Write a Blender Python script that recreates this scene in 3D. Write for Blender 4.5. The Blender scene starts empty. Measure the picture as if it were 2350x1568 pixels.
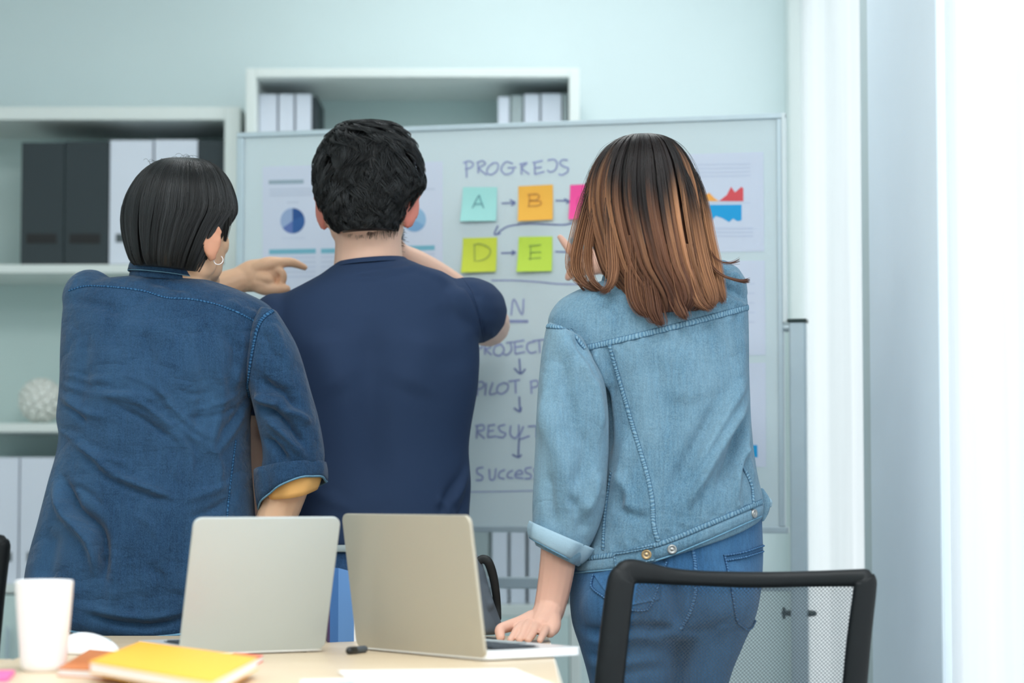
import bpy, math, random
import numpy as np
from mathutils import Vector, Matrix
from mathutils.bvhtree import BVHTree

random.seed(7)
RNG = np.random.default_rng(11)
sc = bpy.context.scene
COL = sc.collection

# ------------------------------------------------------------------ camera, world, light, exposure
F = 5600.0                       # focal length in pixels of the 2350 x 1568 frame (about 86 mm)
CAMZ = 1.0
PITCH = math.atan((1130 - 784) / F)
CP, SP = math.cos(PITCH), math.sin(PITCH)
cam_d = bpy.data.cameras.new('camera')
cam = bpy.data.objects.new('camera', cam_d)
COL.objects.link(cam)
cam.location = (0, 0, CAMZ)
cam.rotation_euler = (math.pi / 2 + PITCH, 0, 0)
cam_d.sensor_width = 36.0
cam_d.sensor_fit = 'HORIZONTAL'
cam_d.lens = F / 2350 * 36.0
cam_d.clip_start = 0.05
cam_d.dof.use_dof = True
cam_d.dof.focus_distance = 4.52
cam_d.dof.aperture_fstop = 2.3
sc.camera = cam

sc.view_settings.view_transform = 'Standard'
sc.view_settings.look = 'None'
sc.view_settings.gamma = 1.0
sc.view_settings.use_curve_mapping = False
sc.view_settings.exposure = 0.22
sc.cycles.use_denoising = True
sc.cycles.max_bounces = 8
sc.cycles.diffuse_bounces = 5
sc.cycles.transparent_max_bounces = 16
sc.cycles.sample_clamp_indirect = 6.0
sc.cycles.caustics_reflective = False
sc.cycles.caustics_refractive = False

w = bpy.data.worlds.new('overcast_daylight')
sc.world = w
w.use_nodes = True
w.node_tree.nodes['Background'].inputs['Color'].default_value = (0.95, 0.985, 1.0, 1)
w.node_tree.nodes['Background'].inputs['Strength'].default_value = 1.75


def area(name, loc, rot, sx, sy, power, col=(1, 1, 1), portal=False):
    l = bpy.data.lights.new(name, 'AREA')
    l.shape = 'RECTANGLE'
    l.size, l.size_y = sx, sy
    l.energy = power
    l.color = col
    if portal:
        l.cycles.is_portal = True
    o = bpy.data.objects.new(name, l)
    COL.objects.link(o)
    o.location = loc
    o.rotation_euler = rot
    return o


RW = 0.77                        # the window wall runs along x = RW
area('window_portal', (RW + 0.2, 5.82, 1.25), (0, math.pi / 2, 0), 2.5, 1.25, 1, portal=True)
area('window_portal', (RW + 0.2, 2.7, 1.25), (0, math.pi / 2, 0), 2.5, 3.3, 1, portal=True)
area('window_portal', (RW + 0.2, -1.6, 1.25), (0, math.pi / 2, 0), 2.5, 3.4, 1, portal=True)
for (lx, ly, e) in ((0.1, 0.6, 44), (-2.0, 0.6, 22), (0.0, 2.9, 30), (-2.0, 2.9, 16), (0.1, 5.5, 10)):
    area('ceiling_fill', (lx, ly, 2.66), (0, 0, 0), 1.1, 1.1, e, (0.96, 0.99, 1.0))  # fill lights added below the ceiling, no real fixtures


# ------------------------------------------------------------------ pixel <-> world helpers
def P(x, y, D):
    dx = (x - 1175.0) / F
    dy = (784.0 - y) / F
    s = D / (CP - dy * SP)
    return np.array((dx * s, D, CAMZ + (SP + dy * CP) * s))


def ray(x, y):
    dx = (x - 1175.0) / F
    dy = (784.0 - y) / F
    return Vector((dx, CP - dy * SP, SP + dy * CP)).normalized()


def proj(V):
    V = np.asarray(V, float)
    x = V[:, 0]
    y = V[:, 1]
    z = V[:, 2] - CAMZ
    dep = y * CP + z * SP
    up = -y * SP + z * CP
    return np.stack((1175 + F * x / dep, 784 - F * up / dep), 1)


def lin(r, g, b):
    def f(c):
        c = c / 255.0
        return c / 12.92 if c <= 0.04045 else ((c + 0.055) / 1.055) ** 2.4
    return (f(r), f(g), f(b), 1.0)


# ------------------------------------------------------------------ materials
def new_mat(name):
    m = bpy.data.materials.new(name)
    m.use_nodes = True
    nt = m.node_tree
    return m, nt, nt.nodes['Principled BSDF']


def N(nt, typ, **kw):
    n = nt.nodes.new(typ)
    for k, v in kw.items():
        if k.startswith('i_'):
            n.inputs[int(k[2:])].default_value = v
        else:
            setattr(n, k, v)
    return n


def mixc(nt, fac, a, b, mode='MIX'):
    n = nt.nodes.new('ShaderNodeMix')
    n.data_type = 'RGBA'
    n.blend_type = mode
    for sock, val in ((n.inputs[0], fac), (n.inputs[6], a), (n.inputs[7], b)):
        if hasattr(val, 'is_linked'):
            nt.links.new(val, sock)
        else:
            sock.default_value = val
    return n.outputs[2]


def noise(nt, scale, detail=3, vec=None, stretch=None, rough=0.55):
    n = N(nt, 'ShaderNodeTexNoise')
    n.inputs['Scale'].default_value = scale
    n.inputs['Detail'].default_value = detail
    n.inputs['Roughness'].default_value = rough
    tc = N(nt, 'ShaderNodeTexCoord')
    src = tc.outputs['Object']
    if stretch:
        mp = N(nt, 'ShaderNodeMapping')
        mp.inputs['Scale'].default_value = stretch
        nt.links.new(src, mp.inputs['Vector'])
        src = mp.outputs['Vector']
    nt.links.new(src, n.inputs['Vector'])
    return n.outputs['Fac']


def ramp(nt, fac, a, b):
    r = N(nt, 'ShaderNodeMapRange')
    r.inputs['From Min'].default_value = a
    r.inputs['From Max'].default_value = b
    nt.links.new(fac, r.inputs['Value'])
    return r.outputs['Result']


def plain(name, col, rough=0.5, metal=0.0, spec=0.5, var=0.06, vscale=6.0, bump=0.0, bscale=200.0, sss=0.0):
    m, nt, b = new_mat(name)
    c2 = tuple(min(1, v * (1 + var)) for v in col[:3]) + (1,)
    c1 = tuple(v * (1 - var) for v in col[:3]) + (1,)
    f = noise(nt, vscale, 3)
    nt.links.new(mixc(nt, f, c1, c2), b.inputs['Base Color'])
    b.inputs['Roughness'].default_value = rough
    b.inputs['Metallic'].default_value = metal
    b.inputs['Specular IOR Level'].default_value = spec
    if sss:
        b.inputs['Subsurface Weight'].default_value = sss
        b.inputs['Subsurface Radius'].default_value = (1.0, 0.35, 0.2)
        b.inputs['Subsurface Scale'].default_value = 0.01
    if bump:
        bn = noise(nt, bscale, 2)
        bp = N(nt, 'ShaderNodeBump')
        bp.inputs['Strength'].default_value = bump
        bp.inputs['Distance'].default_value = 0.002
        nt.links.new(bn, bp.inputs['Height'])
        nt.links.new(bp.outputs['Normal'], b.inputs['Normal'])
    return m


def denim(name, base, light, fade=0.5, grain=0.35, lo=0.42, hi=0.7, crease=0.5, cscale=5.5):
    """indigo cotton: large worn patches, vertical slubs and a fine twill grain"""
    m, nt, b = new_mat(name)
    big = ramp(nt, noise(nt, 6.0, 4, stretch=(1, 1, 0.5)), lo, hi)
    slub = ramp(nt, noise(nt, 60.0, 4, stretch=(4.0, 4.0, 0.35)), 0.38, 0.68)
    fine = ramp(nt, noise(nt, 620.0, 2, stretch=(1, 1, 0.55)), 0.36, 0.66)
    c = mixc(nt, 0.0, base, base)
    dark = tuple(v * 0.72 for v in base[:3]) + (1,)
    c = mixc(nt, slub, dark, base)
    mul = N(nt, 'ShaderNodeMath', operation='MULTIPLY')
    nt.links.new(big, mul.inputs[0])
    mul.inputs[1].default_value = fade
    c = mixc(nt, mul.outputs[0], c, light)
    mul2 = N(nt, 'ShaderNodeMath', operation='MULTIPLY')
    nt.links.new(fine, mul2.inputs[0])
    mul2.inputs[1].default_value = grain
    c = mixc(nt, mul2.outputs[0], c, light)
    nt.links.new(c, b.inputs['Base Color'])
    b.inputs['Roughness'].default_value = 0.86
    b.inputs['Specular IOR Level'].default_value = 0.15
    b.inputs['Sheen Weight'].default_value = 0.15
    bp = N(nt, 'ShaderNodeBump')
    bp.inputs['Strength'].default_value = 0.35
    bp.inputs['Distance'].default_value = 0.001
    nt.links.new(fine, bp.inputs['Height'])
    # soft ridged creases
    cn = noise(nt, cscale, 5, stretch=(0.8, 1.0, 1.5), rough=0.5)
    sb = N(nt, 'ShaderNodeMath', operation='SUBTRACT')
    nt.links.new(cn, sb.inputs[0])
    sb.inputs[1].default_value = 0.5
    ab = N(nt, 'ShaderNodeMath', operation='ABSOLUTE')
    nt.links.new(sb.outputs[0], ab.inputs[0])
    rg = ramp(nt, ab.outputs[0], 0.0, 0.09)
    bp2 = N(nt, 'ShaderNodeBump')
    bp2.inputs['Strength'].default_value = crease
    bp2.inputs['Distance'].default_value = 0.006
    nt.links.new(rg, bp2.inputs['Height'])
    nt.links.new(bp2.outputs['Normal'], bp.inputs['Normal'])
    nt.links.new(bp.outputs['Normal'], b.inputs['Normal'])
    return m


def seam_mat(name, base, light, dark, period=0.009):
    """felled denim seam: UV u runs along the seam in metres, v across from 0 to 1"""
    m, nt, b = new_mat(name)
    uv = N(nt, 'ShaderNodeUVMap')
    sp = N(nt, 'ShaderNodeSeparateXYZ')
    nt.links.new(uv.outputs['UV'], sp.inputs[0])
    nz = noise(nt, 40.0, 2)
    mu = N(nt, 'ShaderNodeMath', operation='MULTIPLY_ADD')
    nt.links.new(nz, mu.inputs[0])
    mu.inputs[1].default_value = 0.02
    nt.links.new(sp.outputs['X'], mu.inputs[2])
    k = N(nt, 'ShaderNodeMath', operation='MULTIPLY')
    nt.links.new(mu.outputs[0], k.inputs[0])
    k.inputs[1].default_value = 2 * math.pi / period
    s = N(nt, 'ShaderNodeMath', operation='SINE')
    nt.links.new(k.outputs[0], s.inputs[0])
    puck = ramp(nt, s.outputs[0], -0.7, 0.9)
    c = mixc(nt, puck, base, light)
    # darker groove along both edges
    d = N(nt, 'ShaderNodeMath', operation='SUBTRACT')
    nt.links.new(sp.outputs['Y'], d.inputs[0])
    d.inputs[1].default_value = 0.5
    a = N(nt, 'ShaderNodeMath', operation='ABSOLUTE')
    nt.links.new(d.outputs[0], a.inputs[0])
    e = ramp(nt, a.outputs[0], 0.30, 0.46)
    c = mixc(nt, e, c, dark)
    nt.links.new(c, b.inputs['Base Color'])
    b.inputs['Roughness'].default_value = 0.85
    b.inputs['Specular IOR Level'].default_value = 0.15
    bp = N(nt, 'ShaderNodeBump')
    bp.inputs['Strength'].default_value = 0.6
    bp.inputs['Distance'].default_value = 0.002
    nt.links.new(puck, bp.inputs['Height'])
    nt.links.new(bp.outputs['Normal'], b.inputs['Normal'])
    return m


def hair_mat(name, rough=0.42, spec=0.5):
    m, nt, b = new_mat(name)
    at = N(nt, 'ShaderNodeAttribute', attribute_name='Col')
    nt.links.new(at.outputs['Color'], b.inputs['Base Color'])
    b.inputs['Roughness'].default_value = rough
    b.inputs['Specular IOR Level'].default_value = spec
    return m


M = {}
M['wall'] = plain('wall_paint', lin(212, 227, 229), 0.85, var=0.015, bump=0.05, bscale=90)
M['wall_trim'] = plain('trim_paint', lin(208, 218, 217), 0.7, var=0.01)
M['pillar'] = plain('pillar_paint', lin(224, 237, 248), 0.75, var=0.02, bump=0.04, bscale=60)
M['ceiling'] = plain('ceiling_paint', lin(240, 242, 240), 0.9, var=0.01)
M['floor'] = plain('carpet_grey', lin(190, 196, 196), 0.9, var=0.12, vscale=60, bump=0.3, bscale=400)
M['white_lam'] = plain('white_laminate', lin(226, 233, 230), 0.5, var=0.01)
M['back_lam'] = plain('pale_teal_back_panel', lin(205, 224, 222), 0.6, var=0.015)
M['file_white'] = plain('white_board_file', lin(222, 228, 240), 0.6, var=0.02)
M['file_grey'] = plain('grey_board_file', lin(165, 178, 180), 0.6, var=0.03)
M['file_dark'] = plain('charcoal_board_file', lin(38, 51, 56), 0.6, var=0.05)
M['slot'] = plain('dark_label_slot', lin(9, 12, 13), 0.6)
M['slot_grey'] = plain('grey_label_slot', lin(78, 88, 92), 0.6)
M['board'] = plain('whiteboard_enamel', lin(211, 226, 231), 0.28, var=0.01, spec=0.4)
M['alu'] = plain('brushed_aluminium', lin(188, 204, 212), 0.42, metal=0.35, var=0.04, vscale=30)
M['alu_white'] = plain('white_lacquered_metal', lin(226, 236, 238), 0.4, var=0.02)
M['black'] = plain('black_plastic', lin(26, 30, 33), 0.45, var=0.1)
M['knob'] = plain('dark_green_black_plastic', lin(28, 52, 50), 0.4, var=0.1)
M['paper'] = plain('white_paper', lin(214, 222, 239), 0.7, var=0.01)
M['paper_white'] = plain('bright_paper', lin(244, 245, 247), 0.7, var=0.01)
M['ink'] = plain('violet_marker_ink', lin(146, 156, 200), 0.6, var=0.3, vscale=60)
M['ink_dark'] = plain('dark_marker_ink', lin(112, 124, 172), 0.6, var=0.3, vscale=60)
M['tan_wood'] = None


def wood(name, a, b2):
    m, nt, b = new_mat(name)
    f = noise(nt, 5.0, 6, stretch=(1.0, 9.0, 9.0), rough=0.6)
    nt.links.new(mixc(nt, ramp(nt, f, 0.3, 0.7), a, b2), b.inputs['Base Color'])
    b.inputs['Roughness'].default_value = 0.38
    return m


M['table'] = wood('pale_oak_laminate', lin(226, 206, 178), lin(214, 192, 160))
M['table_edge'] = plain('pale_edge_band', lin(240, 236, 226), 0.5)
M['silver'] = plain('silver_anodised_aluminium', lin(192, 201, 202), 0.45, metal=0.3, var=0.015)
M['silver_edge'] = plain('polished_aluminium_edge', lin(240, 243, 245), 0.3, metal=0.3, var=0.01)
M['warm_silver'] = plain('champagne_anodised_aluminium', lin(186, 180, 165), 0.45, metal=0.3, var=0.015)
M['keys'] = plain('dark_grey_keys', lin(70, 78, 86), 0.5)
M['screen'] = plain('black_glass_screen', lin(14, 15, 18), 0.12)
M['mug'] = plain('white_glazed_ceramic', lin(246, 246, 249), 0.22, var=0.005)
M['yellow'] = plain('yellow_card_cover', lin(255, 186, 58), 0.55, var=0.02)
M['orange'] = plain('tan_leather_cover', lin(206, 122, 66), 0.55, var=0.08, vscale=20)
M['pink'] = plain('pink_paper', lin(246, 110, 170), 0.7, var=0.02)
M['red'] = plain('coral_cover', lin(244, 110, 96), 0.6)
M['blue_cover'] = plain('blue_cloth_cover', lin(54, 104, 164), 0.6, var=0.06)
M['blue_cover2'] = plain('light_blue_cloth_cover', lin(88, 134, 190), 0.6, var=0.05)
M['purple'] = plain('dark_purple_endpaper', lin(62, 44, 84), 0.6)
M['bag'] = plain('grey_nylon', lin(84, 94, 104), 0.75, var=0.12, vscale=14, bump=0.2, bscale=500)
M['strap'] = plain('black_webbing', lin(14, 18, 20), 0.6, var=0.1)
M['chair'] = plain('black_chair_frame', lin(19, 23, 26), 0.5, var=0.08, spec=0.3, bump=0.1, bscale=300)
M['net'] = plain('grey_mesh_thread', lin(74, 84, 92), 0.7, var=0.05)
M['skin_light'] = plain('skin_light', lin(232, 190, 168), 0.5, var=0.05, vscale=18, spec=0.3, sss=0.12)
M['skin_tan'] = plain('skin_tan', lin(222, 180, 148), 0.5, var=0.05, vscale=18, spec=0.3, sss=0.12)
M['skin_warm'] = plain('skin_warm', lin(222, 176, 156), 0.5, var=0.06, vscale=18, spec=0.3, sss=0.12)
M['ear'] = plain('skin_ear_backlit', lin(226, 140, 124), 0.5, var=0.06, vscale=30, spec=0.3, sss=0.15)  # pinkish ear skin with red backlight painted into the colour
M['ear_tan'] = plain('skin_ear_tan', lin(218, 158, 130), 0.5, var=0.06, vscale=30, spec=0.3, sss=0.15)
M['eye'] = plain('eye_white', lin(235, 235, 232), 0.2)
M['denim_dark'] = denim('dark_indigo_denim', lin(30, 60, 92), lin(74, 114, 150), 0.4, 0.22, crease=0.6, cscale=6.0)
M['denim_light'] = denim('washed_light_denim', lin(90, 130, 156), lin(152, 182, 197), 0.42, 0.3, crease=0.35, cscale=5.0)
M['denim_jeans'] = denim('mid_blue_stretch_denim', lin(50, 94, 136), lin(96, 142, 182), 0.35, 0.16, crease=0.15)
M['denim_jeans2'] = denim('navy_jeans_denim', lin(46, 78, 118), lin(80, 118, 160), 0.3, 0.2)
M['seam_dark'] = seam_mat('dark_denim_seam', lin(32, 68, 104), lin(62, 108, 148), lin(18, 38, 62), 0.006)
M['seam_light'] = seam_mat('light_denim_seam', lin(92, 130, 156), lin(132, 166, 186), lin(60, 92, 118), 0.0058)
M['seam_jeans'] = seam_mat('jeans_seam', lin(54, 92, 134), lin(92, 132, 168), lin(34, 62, 98), 0.005)
M['frayed'] = plain('pale_frayed_edge', lin(104, 148, 174), 0.9, var=0.3, vscale=200)
M['cuff_light'] = plain('pale_denim_reverse', lin(158, 186, 202), 0.88, var=0.1, vscale=40, bump=0.3, bscale=500)
M['lining'] = plain('ochre_cotton_lining', lin(232, 176, 104), 0.85, var=0.06, vscale=16)
M['tee'] = plain('navy_jersey', lin(42, 59, 88), 0.85, var=0.05, vscale=8, bump=0.1, bscale=900, spec=0.2)
M['black_cloth'] = plain('black_cotton_twill', lin(26, 28, 34), 0.9, var=0.1)
M['leather'] = plain('dark_shoe_leather', lin(40, 34, 32), 0.5, var=0.1)
M['white_shoe'] = plain('white_canvas', lin(230, 230, 228), 0.7)
M['brass'] = plain('brass_button', lin(190, 160, 120), 0.35, metal=0.8, var=0.1)
M['steel'] = plain('steel_button', lin(176, 176, 174), 0.35, metal=0.8, var=0.1)
M['earring'] = plain('silver_ring', lin(245, 240, 244), 0.25, metal=0.4)
M['hair'] = hair_mat('hair_strands_dyed', 0.4, 0.45)
M['hair_black'] = hair_mat('hair_strands_black', 0.34, 0.4)
M['vase'] = plain('white_dimpled_ceramic', lin(226, 228, 222), 0.4, var=0.03)
M['frame_grey'] = plain('grey_window_frame', lin(186, 200, 204), 0.5)


def curtain_mat():
    m = bpy.data.materials.new('white_sheer_voile')
    m.use_nodes = True
    nt = m.node_tree
    nt.nodes.clear()
    out = N(nt, 'ShaderNodeOutputMaterial')
    tr = N(nt, 'ShaderNodeBsdfTransparent')
    tl = N(nt, 'ShaderNodeBsdfTranslucent')
    df = N(nt, 'ShaderNodeBsdfDiffuse')
    tl.inputs['Color'].default_value = (0.93, 0.95, 0.96, 1)
    df.inputs['Color'].default_value = (0.93, 0.95, 0.96, 1)
    m1 = N(nt, 'ShaderNodeMixShader')
    m1.inputs[0].default_value = 0.3
    nt.links.new(tl.outputs[0], m1.inputs[1])
    nt.links.new(df.outputs[0], m1.inputs[2])
    m2 = N(nt, 'ShaderNodeMixShader')
    f = noise(nt, 5.0, 3, stretch=(1, 1.5, 0.12))
    nt.links.new(ramp(nt, f, -1.2, 1.2), m2.inputs[0])
    nt.links.new(tr.outputs[0], m2.inputs[1])
    nt.links.new(m1.outputs[0], m2.inputs[2])
    nt.links.new(m2.outputs[0], out.inputs[0])
    return m


def glass_mat():
    m = bpy.data.materials.new('clear_window_glass')
    m.use_nodes = True
    nt = m.node_tree
    nt.nodes.clear()
    out = N(nt, 'ShaderNodeOutputMaterial')
    tr = N(nt, 'ShaderNodeBsdfTransparent')
    gl = N(nt, 'ShaderNodeBsdfGlossy')
    gl.inputs['Roughness'].default_value = 0.02
    m2 = N(nt, 'ShaderNodeMixShader')
    fr = N(nt, 'ShaderNodeFresnel')
    mu = N(nt, 'ShaderNodeMath', operation='MULTIPLY')
    nt.links.new(fr.outputs[0], mu.inputs[0])
    mu.inputs[1].default_value = 0.35
    nt.links.new(mu.outputs[0], m2.inputs[0])
    nt.links.new(tr.outputs[0], m2.inputs[1])
    nt.links.new(gl.outputs[0], m2.inputs[2])
    nt.links.new(m2.outputs[0], out.inputs[0])
    return m


M['curtain'] = curtain_mat()
M['glass'] = glass_mat()


# ------------------------------------------------------------------ object helpers
def origin(o):
    v = Vector((0, 0, 0))
    while o is not None:
        v += o.location
        o = o.parent
    return v


def mesh_obj(name, V, Fc, mat, parent=None, smooth=True, loc=None, bevel=0.0, local=False):
    """V in world coordinates (local=True: already relative to the parent); top-level objects get loc as their origin"""
    V = np.asarray(V, float)
    if loc is None:
        loc = (0, 0, 0)
    base = np.array(origin(parent)) if parent is not None else np.zeros(3)
    off = np.array(loc) if parent is None else base
    if not local:
        V = V - off
    me = bpy.data.meshes.new(name)
    me.from_pydata([tuple(p) for p in V], [], [tuple(int(i) for i in f) for f in Fc])
    me.update()
    if smooth:
        me.polygons.foreach_set('use_smooth', [True] * len(me.polygons))
    me.materials.append(mat)
    o = bpy.data.objects.new(name, me)
    COL.objects.link(o)
    if parent is not None:
        o.parent = parent
    else:
        o.location = loc
    if bevel:
        b = o.modifiers.new('bevel', 'BEVEL')
        b.width = bevel
        b.segments = 2
        b.limit_method = 'ANGLE'
    return o


def thing(name, label, cat, loc=(0, 0, 0), group=None):
    o = bpy.data.objects.new(name, None)
    COL.objects.link(o)
    o.location = tuple(float(v) for v in loc)
    o.empty_display_size = 0.05
    return tag(o, label, cat, group)


def tag(o, label, cat, group=None):
    o['label'] = label
    o['category'] = cat
    if group:
        o['group'] = group
    return o


def structure(o):
    o['kind'] = 'structure'
    return o


def stuff(o):
    o['kind'] = 'stuff'
    return o


def box_geo(x0, x1, y0, y1, z0, z1):
    V = [(x, y, z) for z in (z0, z1) for y in (y0, y1) for x in (x0, x1)]
    Fc = [(0, 2, 3, 1), (4, 5, 7, 6), (0, 1, 5, 4), (2, 6, 7, 3), (0, 4, 6, 2), (1, 3, 7, 5)]
    return np.array(V, float), Fc


def box(name, x0, x1, y0, y1, z0, z1, mat, parent=None, bevel=0.0, loc=None):
    V, Fc = box_geo(x0, x1, y0, y1, z0, z1)
    if parent is None and loc is None:
        loc = ((x0 + x1) / 2, (y0 + y1) / 2, z0)
    return mesh_obj(name, V, Fc, mat, parent, smooth=False, bevel=bevel, loc=loc)


def obox_geo(c, ax, ay, az):
    """box with centre c and half-axis vectors"""
    c, ax, ay, az = (np.asarray(v, float) for v in (c, ax, ay, az))
    V = [c + i * ax + j * ay + k * az for k in (-1, 1) for j in (-1, 1) for i in (-1, 1)]
    Fc = [(0, 2, 3, 1), (4, 5, 7, 6), (0, 1, 5, 4), (2, 6, 7, 3), (0, 4, 6, 2), (1, 3, 7, 5)]
    return np.array(V), Fc


def join(parts):
    Vs, Fs, n = [], [], 0
    for V, Fc in parts:
        Vs.append(np.asarray(V, float))
        Fs += [tuple(int(i) + n for i in f) for f in Fc]
        n += len(V)
    return np.concatenate(Vs), Fs


def cr(A, m):
    """Catmull-Rom resampling of the rows of A, m steps per interval"""
    A = np.asarray(A, float)
    n = len(A)
    if n < 3:
        t = np.linspace(0, 1, (n - 1) * m + 1)
        idx = t * (n - 1)
        i = np.minimum(idx.astype(int), n - 2)
        f = (idx - i)[:, None]
        return A[i] * (1 - f) + A[i + 1] * f
    Q = np.vstack((2 * A[0] - A[1], A, 2 * A[-1] - A[-2]))
    out = []
    for i in range(n - 1):
        p0, p1, p2, p3 = Q[i], Q[i + 1], Q[i + 2], Q[i + 3]
        for k in range(m):
            t = k / m
            out.append(0.5 * (2 * p1 + (p2 - p0) * t + (2 * p0 - 5 * p1 + 4 * p2 - p3) * t * t + (3 * p1 - p0 - 3 * p2 + p3) * t ** 3))
    out.append(A[-1])
    return np.array(out)


def rings_to_mesh(R, cap=True, closed_loop=False):
    k, n = R.shape[0], R.shape[1]
    V = R.reshape(-1, 3)
    Fc = []
    kk = k if closed_loop else k - 1
    for i in range(kk):
        a, b = i * n, ((i + 1) % k) * n
        for j in range(n):
            j2 = (j + 1) % n
            Fc.append((a + j, a + j2, b + j2, b + j))
    if cap and not closed_loop:
        V = np.vstack((V, R[0].mean(0), R[-1].mean(0)))
        c0, c1 = k * n, k * n + 1
        for j in range(n):
            j2 = (j + 1) % n
            Fc.append((c0, j2, j))
            Fc.append((c1, (k - 1) * n + j, (k - 1) * n + j2))
    return V, Fc


def section_rings(S, D, n=40, m=4, expo=2.2, inset=0.0, scale=1.0):
    """S rows: xl, yl, xr, yr (pixels), half depth b (m), depth shift (m)"""
    A = cr(np.array([tuple(s) + (0.0,) * (7 - len(s)) for s in S], float), m)
    th = np.linspace(0, 2 * math.pi, n, endpoint=False)
    c, s = np.cos(th), np.sin(th)
    e = 2.0 / expo
    c = np.sign(c) * np.abs(c) ** e
    s = np.sign(s) * np.abs(s) ** e
    R = np.zeros((len(A), n, 3))
    for i, (xl, yl, xr, yr, b, dd, sag) in enumerate(A):
        L, Rr = P(xl, yl, D + dd), P(xr, yr, D + dd)
        ce, ha = (L + Rr) / 2, (Rr - L) / 2
        ln = np.linalg.norm(ha)
        ha = ha * max(0.05, (ln * scale - inset) / ln)
        bb = max(0.005, b * scale - inset)
        R[i] = ce + c[:, None] * ha + s[:, None] * np.array((0, bb, 0))
        if sag:
            R[i][:, 2] -= np.clip(-s, 0, 1) * sag * D / F
    return R


def loft(S, D, n=40, m=4, expo=2.2, inset=0.0, scale=1.0):
    return rings_to_mesh(section_rings(S, D, n, m, expo, inset, scale))


def tube(pts, radii, n=14, m=4, caps=True, flat=None):
    """round tube through 3-D points; flat=(vector, factor) squashes the section along a vector"""
    A = cr(np.hstack((np.asarray(pts, float), np.asarray(radii, float)[:, None])), m)
    C, r = A[:, :3], np.maximum(A[:, 3], 1e-4)
    T = np.gradient(C, axis=0)
    T /= np.linalg.norm(T, axis=1)[:, None] + 1e-12
    u = np.cross(T[0], (0.13, 0.2, 0.97))
    if np.linalg.norm(u) < 1e-3:
        u = np.cross(T[0], (1, 0, 0))
    u /= np.linalg.norm(u)
    th = np.linspace(0, 2 * math.pi, n, endpoint=False)
    R = []
    if caps:
        steps = [(-1.0, 0.05), (-0.8, 0.6), (-0.45, 0.89)]
    else:
        steps = []
    U = []
    for i in range(len(C)):
        u = u - T[i] * np.dot(u, T[i])
        u /= np.linalg.norm(u)
        U.append(u.copy())

    def ringat(c, t, u, rr):
        v = np.cross(t, u)
        off = np.cos(th)[:, None] * u * rr + np.sin(th)[:, None] * v * rr
        if flat is not None:
            fv = np.asarray(flat[0], float)
            fv = fv / np.linalg.norm(fv)
            off = off - np.outer(off @ fv, fv) * (1 - flat[1])
        return c + off
    for a, s in steps:
        R.append(ringat(C[0] + T[0] * a * r[0], T[0], U[0], r[0] * s))
    for i in range(len(C)):
        R.append(ringat(C[i], T[i], U[i], r[i]))
    for a, s in reversed(steps):
        R.append(ringat(C[-1] - T[-1] * a * r[-1], T[-1], U[-1], r[-1] * s))
    return rings_to_mesh(np.array(R), cap=True)


def ptube(pts, radii, **kw):
    """tube through (x px, y px, depth) points"""
    return tube([P(*p) for p in pts], radii, **kw)


def ellipsoid(c, r, rot=None, nu=20, nv=12):
    V, Fc = [], []
    for i in range(1, nv):
        ph = math.pi * i / nv
        for j in range(nu):
            t = 2 * math.pi * j / nu
            V.append((r[0] * math.sin(ph) * math.cos(t), r[1] * math.sin(ph) * math.sin(t), r[2] * math.cos(ph)))
    V += [(0, 0, r[2]), (0, 0, -r[2])]
    for i in range(nv - 2):
        for j in range(nu):
            j2 = (j + 1) % nu
            Fc.append((i * nu + j, (i + 1) * nu + j, (i + 1) * nu + j2, i * nu + j2))
    a, b = (nv - 1) * nu, (nv - 1) * nu + 1
    for j in range(nu):
        j2 = (j + 1) % nu
        Fc.append((a, j, j2))
        Fc.append((b, (nv - 2) * nu + j2, (nv - 2) * nu + j))
    V = np.array(V)
    if rot is not None:
        V = V @ np.array(rot).T
    return V + np.asarray(c, float), Fc


def remesh(parts, voxel, smooth=2):
    V, Fc = join(parts)
    me = bpy.data.meshes.new('t')
    me.from_pydata([tuple(p) for p in V], [], Fc)
    o = bpy.data.objects.new('t', me)
    COL.objects.link(o)
    md = o.modifiers.new('r', 'REMESH')
    md.mode = 'VOXEL'
    md.voxel_size = voxel
    dg = bpy.context.evaluated_depsgraph_get()
    dg.update()
    ev = o.evaluated_get(dg)
    m2 = ev.to_mesh()
    nv = len(m2.vertices)
    co = np.empty(nv * 3)
    m2.vertices.foreach_get('co', co)
    co = co.reshape(-1, 3)
    ls = np.empty(len(m2.polygons), int)
    lt = np.empty(len(m2.polygons), int)
    m2.polygons.foreach_get('loop_start', ls)
    m2.polygons.foreach_get('loop_total', lt)
    li = np.empty(len(m2.loops), int)
    m2.loops.foreach_get('vertex_index', li)
    faces = [tuple(li[a:a + b]) for a, b in zip(ls, lt)]
    ed = np.empty(len(m2.edges) * 2, int)
    m2.edges.foreach_get('vertices', ed)
    ed = ed.reshape(-1, 2)
    ev.to_mesh_clear()
    bpy.data.objects.remove(o)
    bpy.data.meshes.remove(me)
    co = lap(co, ed, smooth)
    return co, faces, ed


def lap(co, ed, it, f=0.6):
    if len(co) == 0:
        return co
    deg = np.bincount(ed.ravel(), minlength=len(co)).astype(float)[:, None]
    for _ in range(it):
        s = np.zeros_like(co)
        np.add.at(s, ed[:, 0], co[ed[:, 1]])
        np.add.at(s, ed[:, 1], co[ed[:, 0]])
        co = co + f * (s / np.maximum(deg, 1) - co)
    return co


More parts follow.
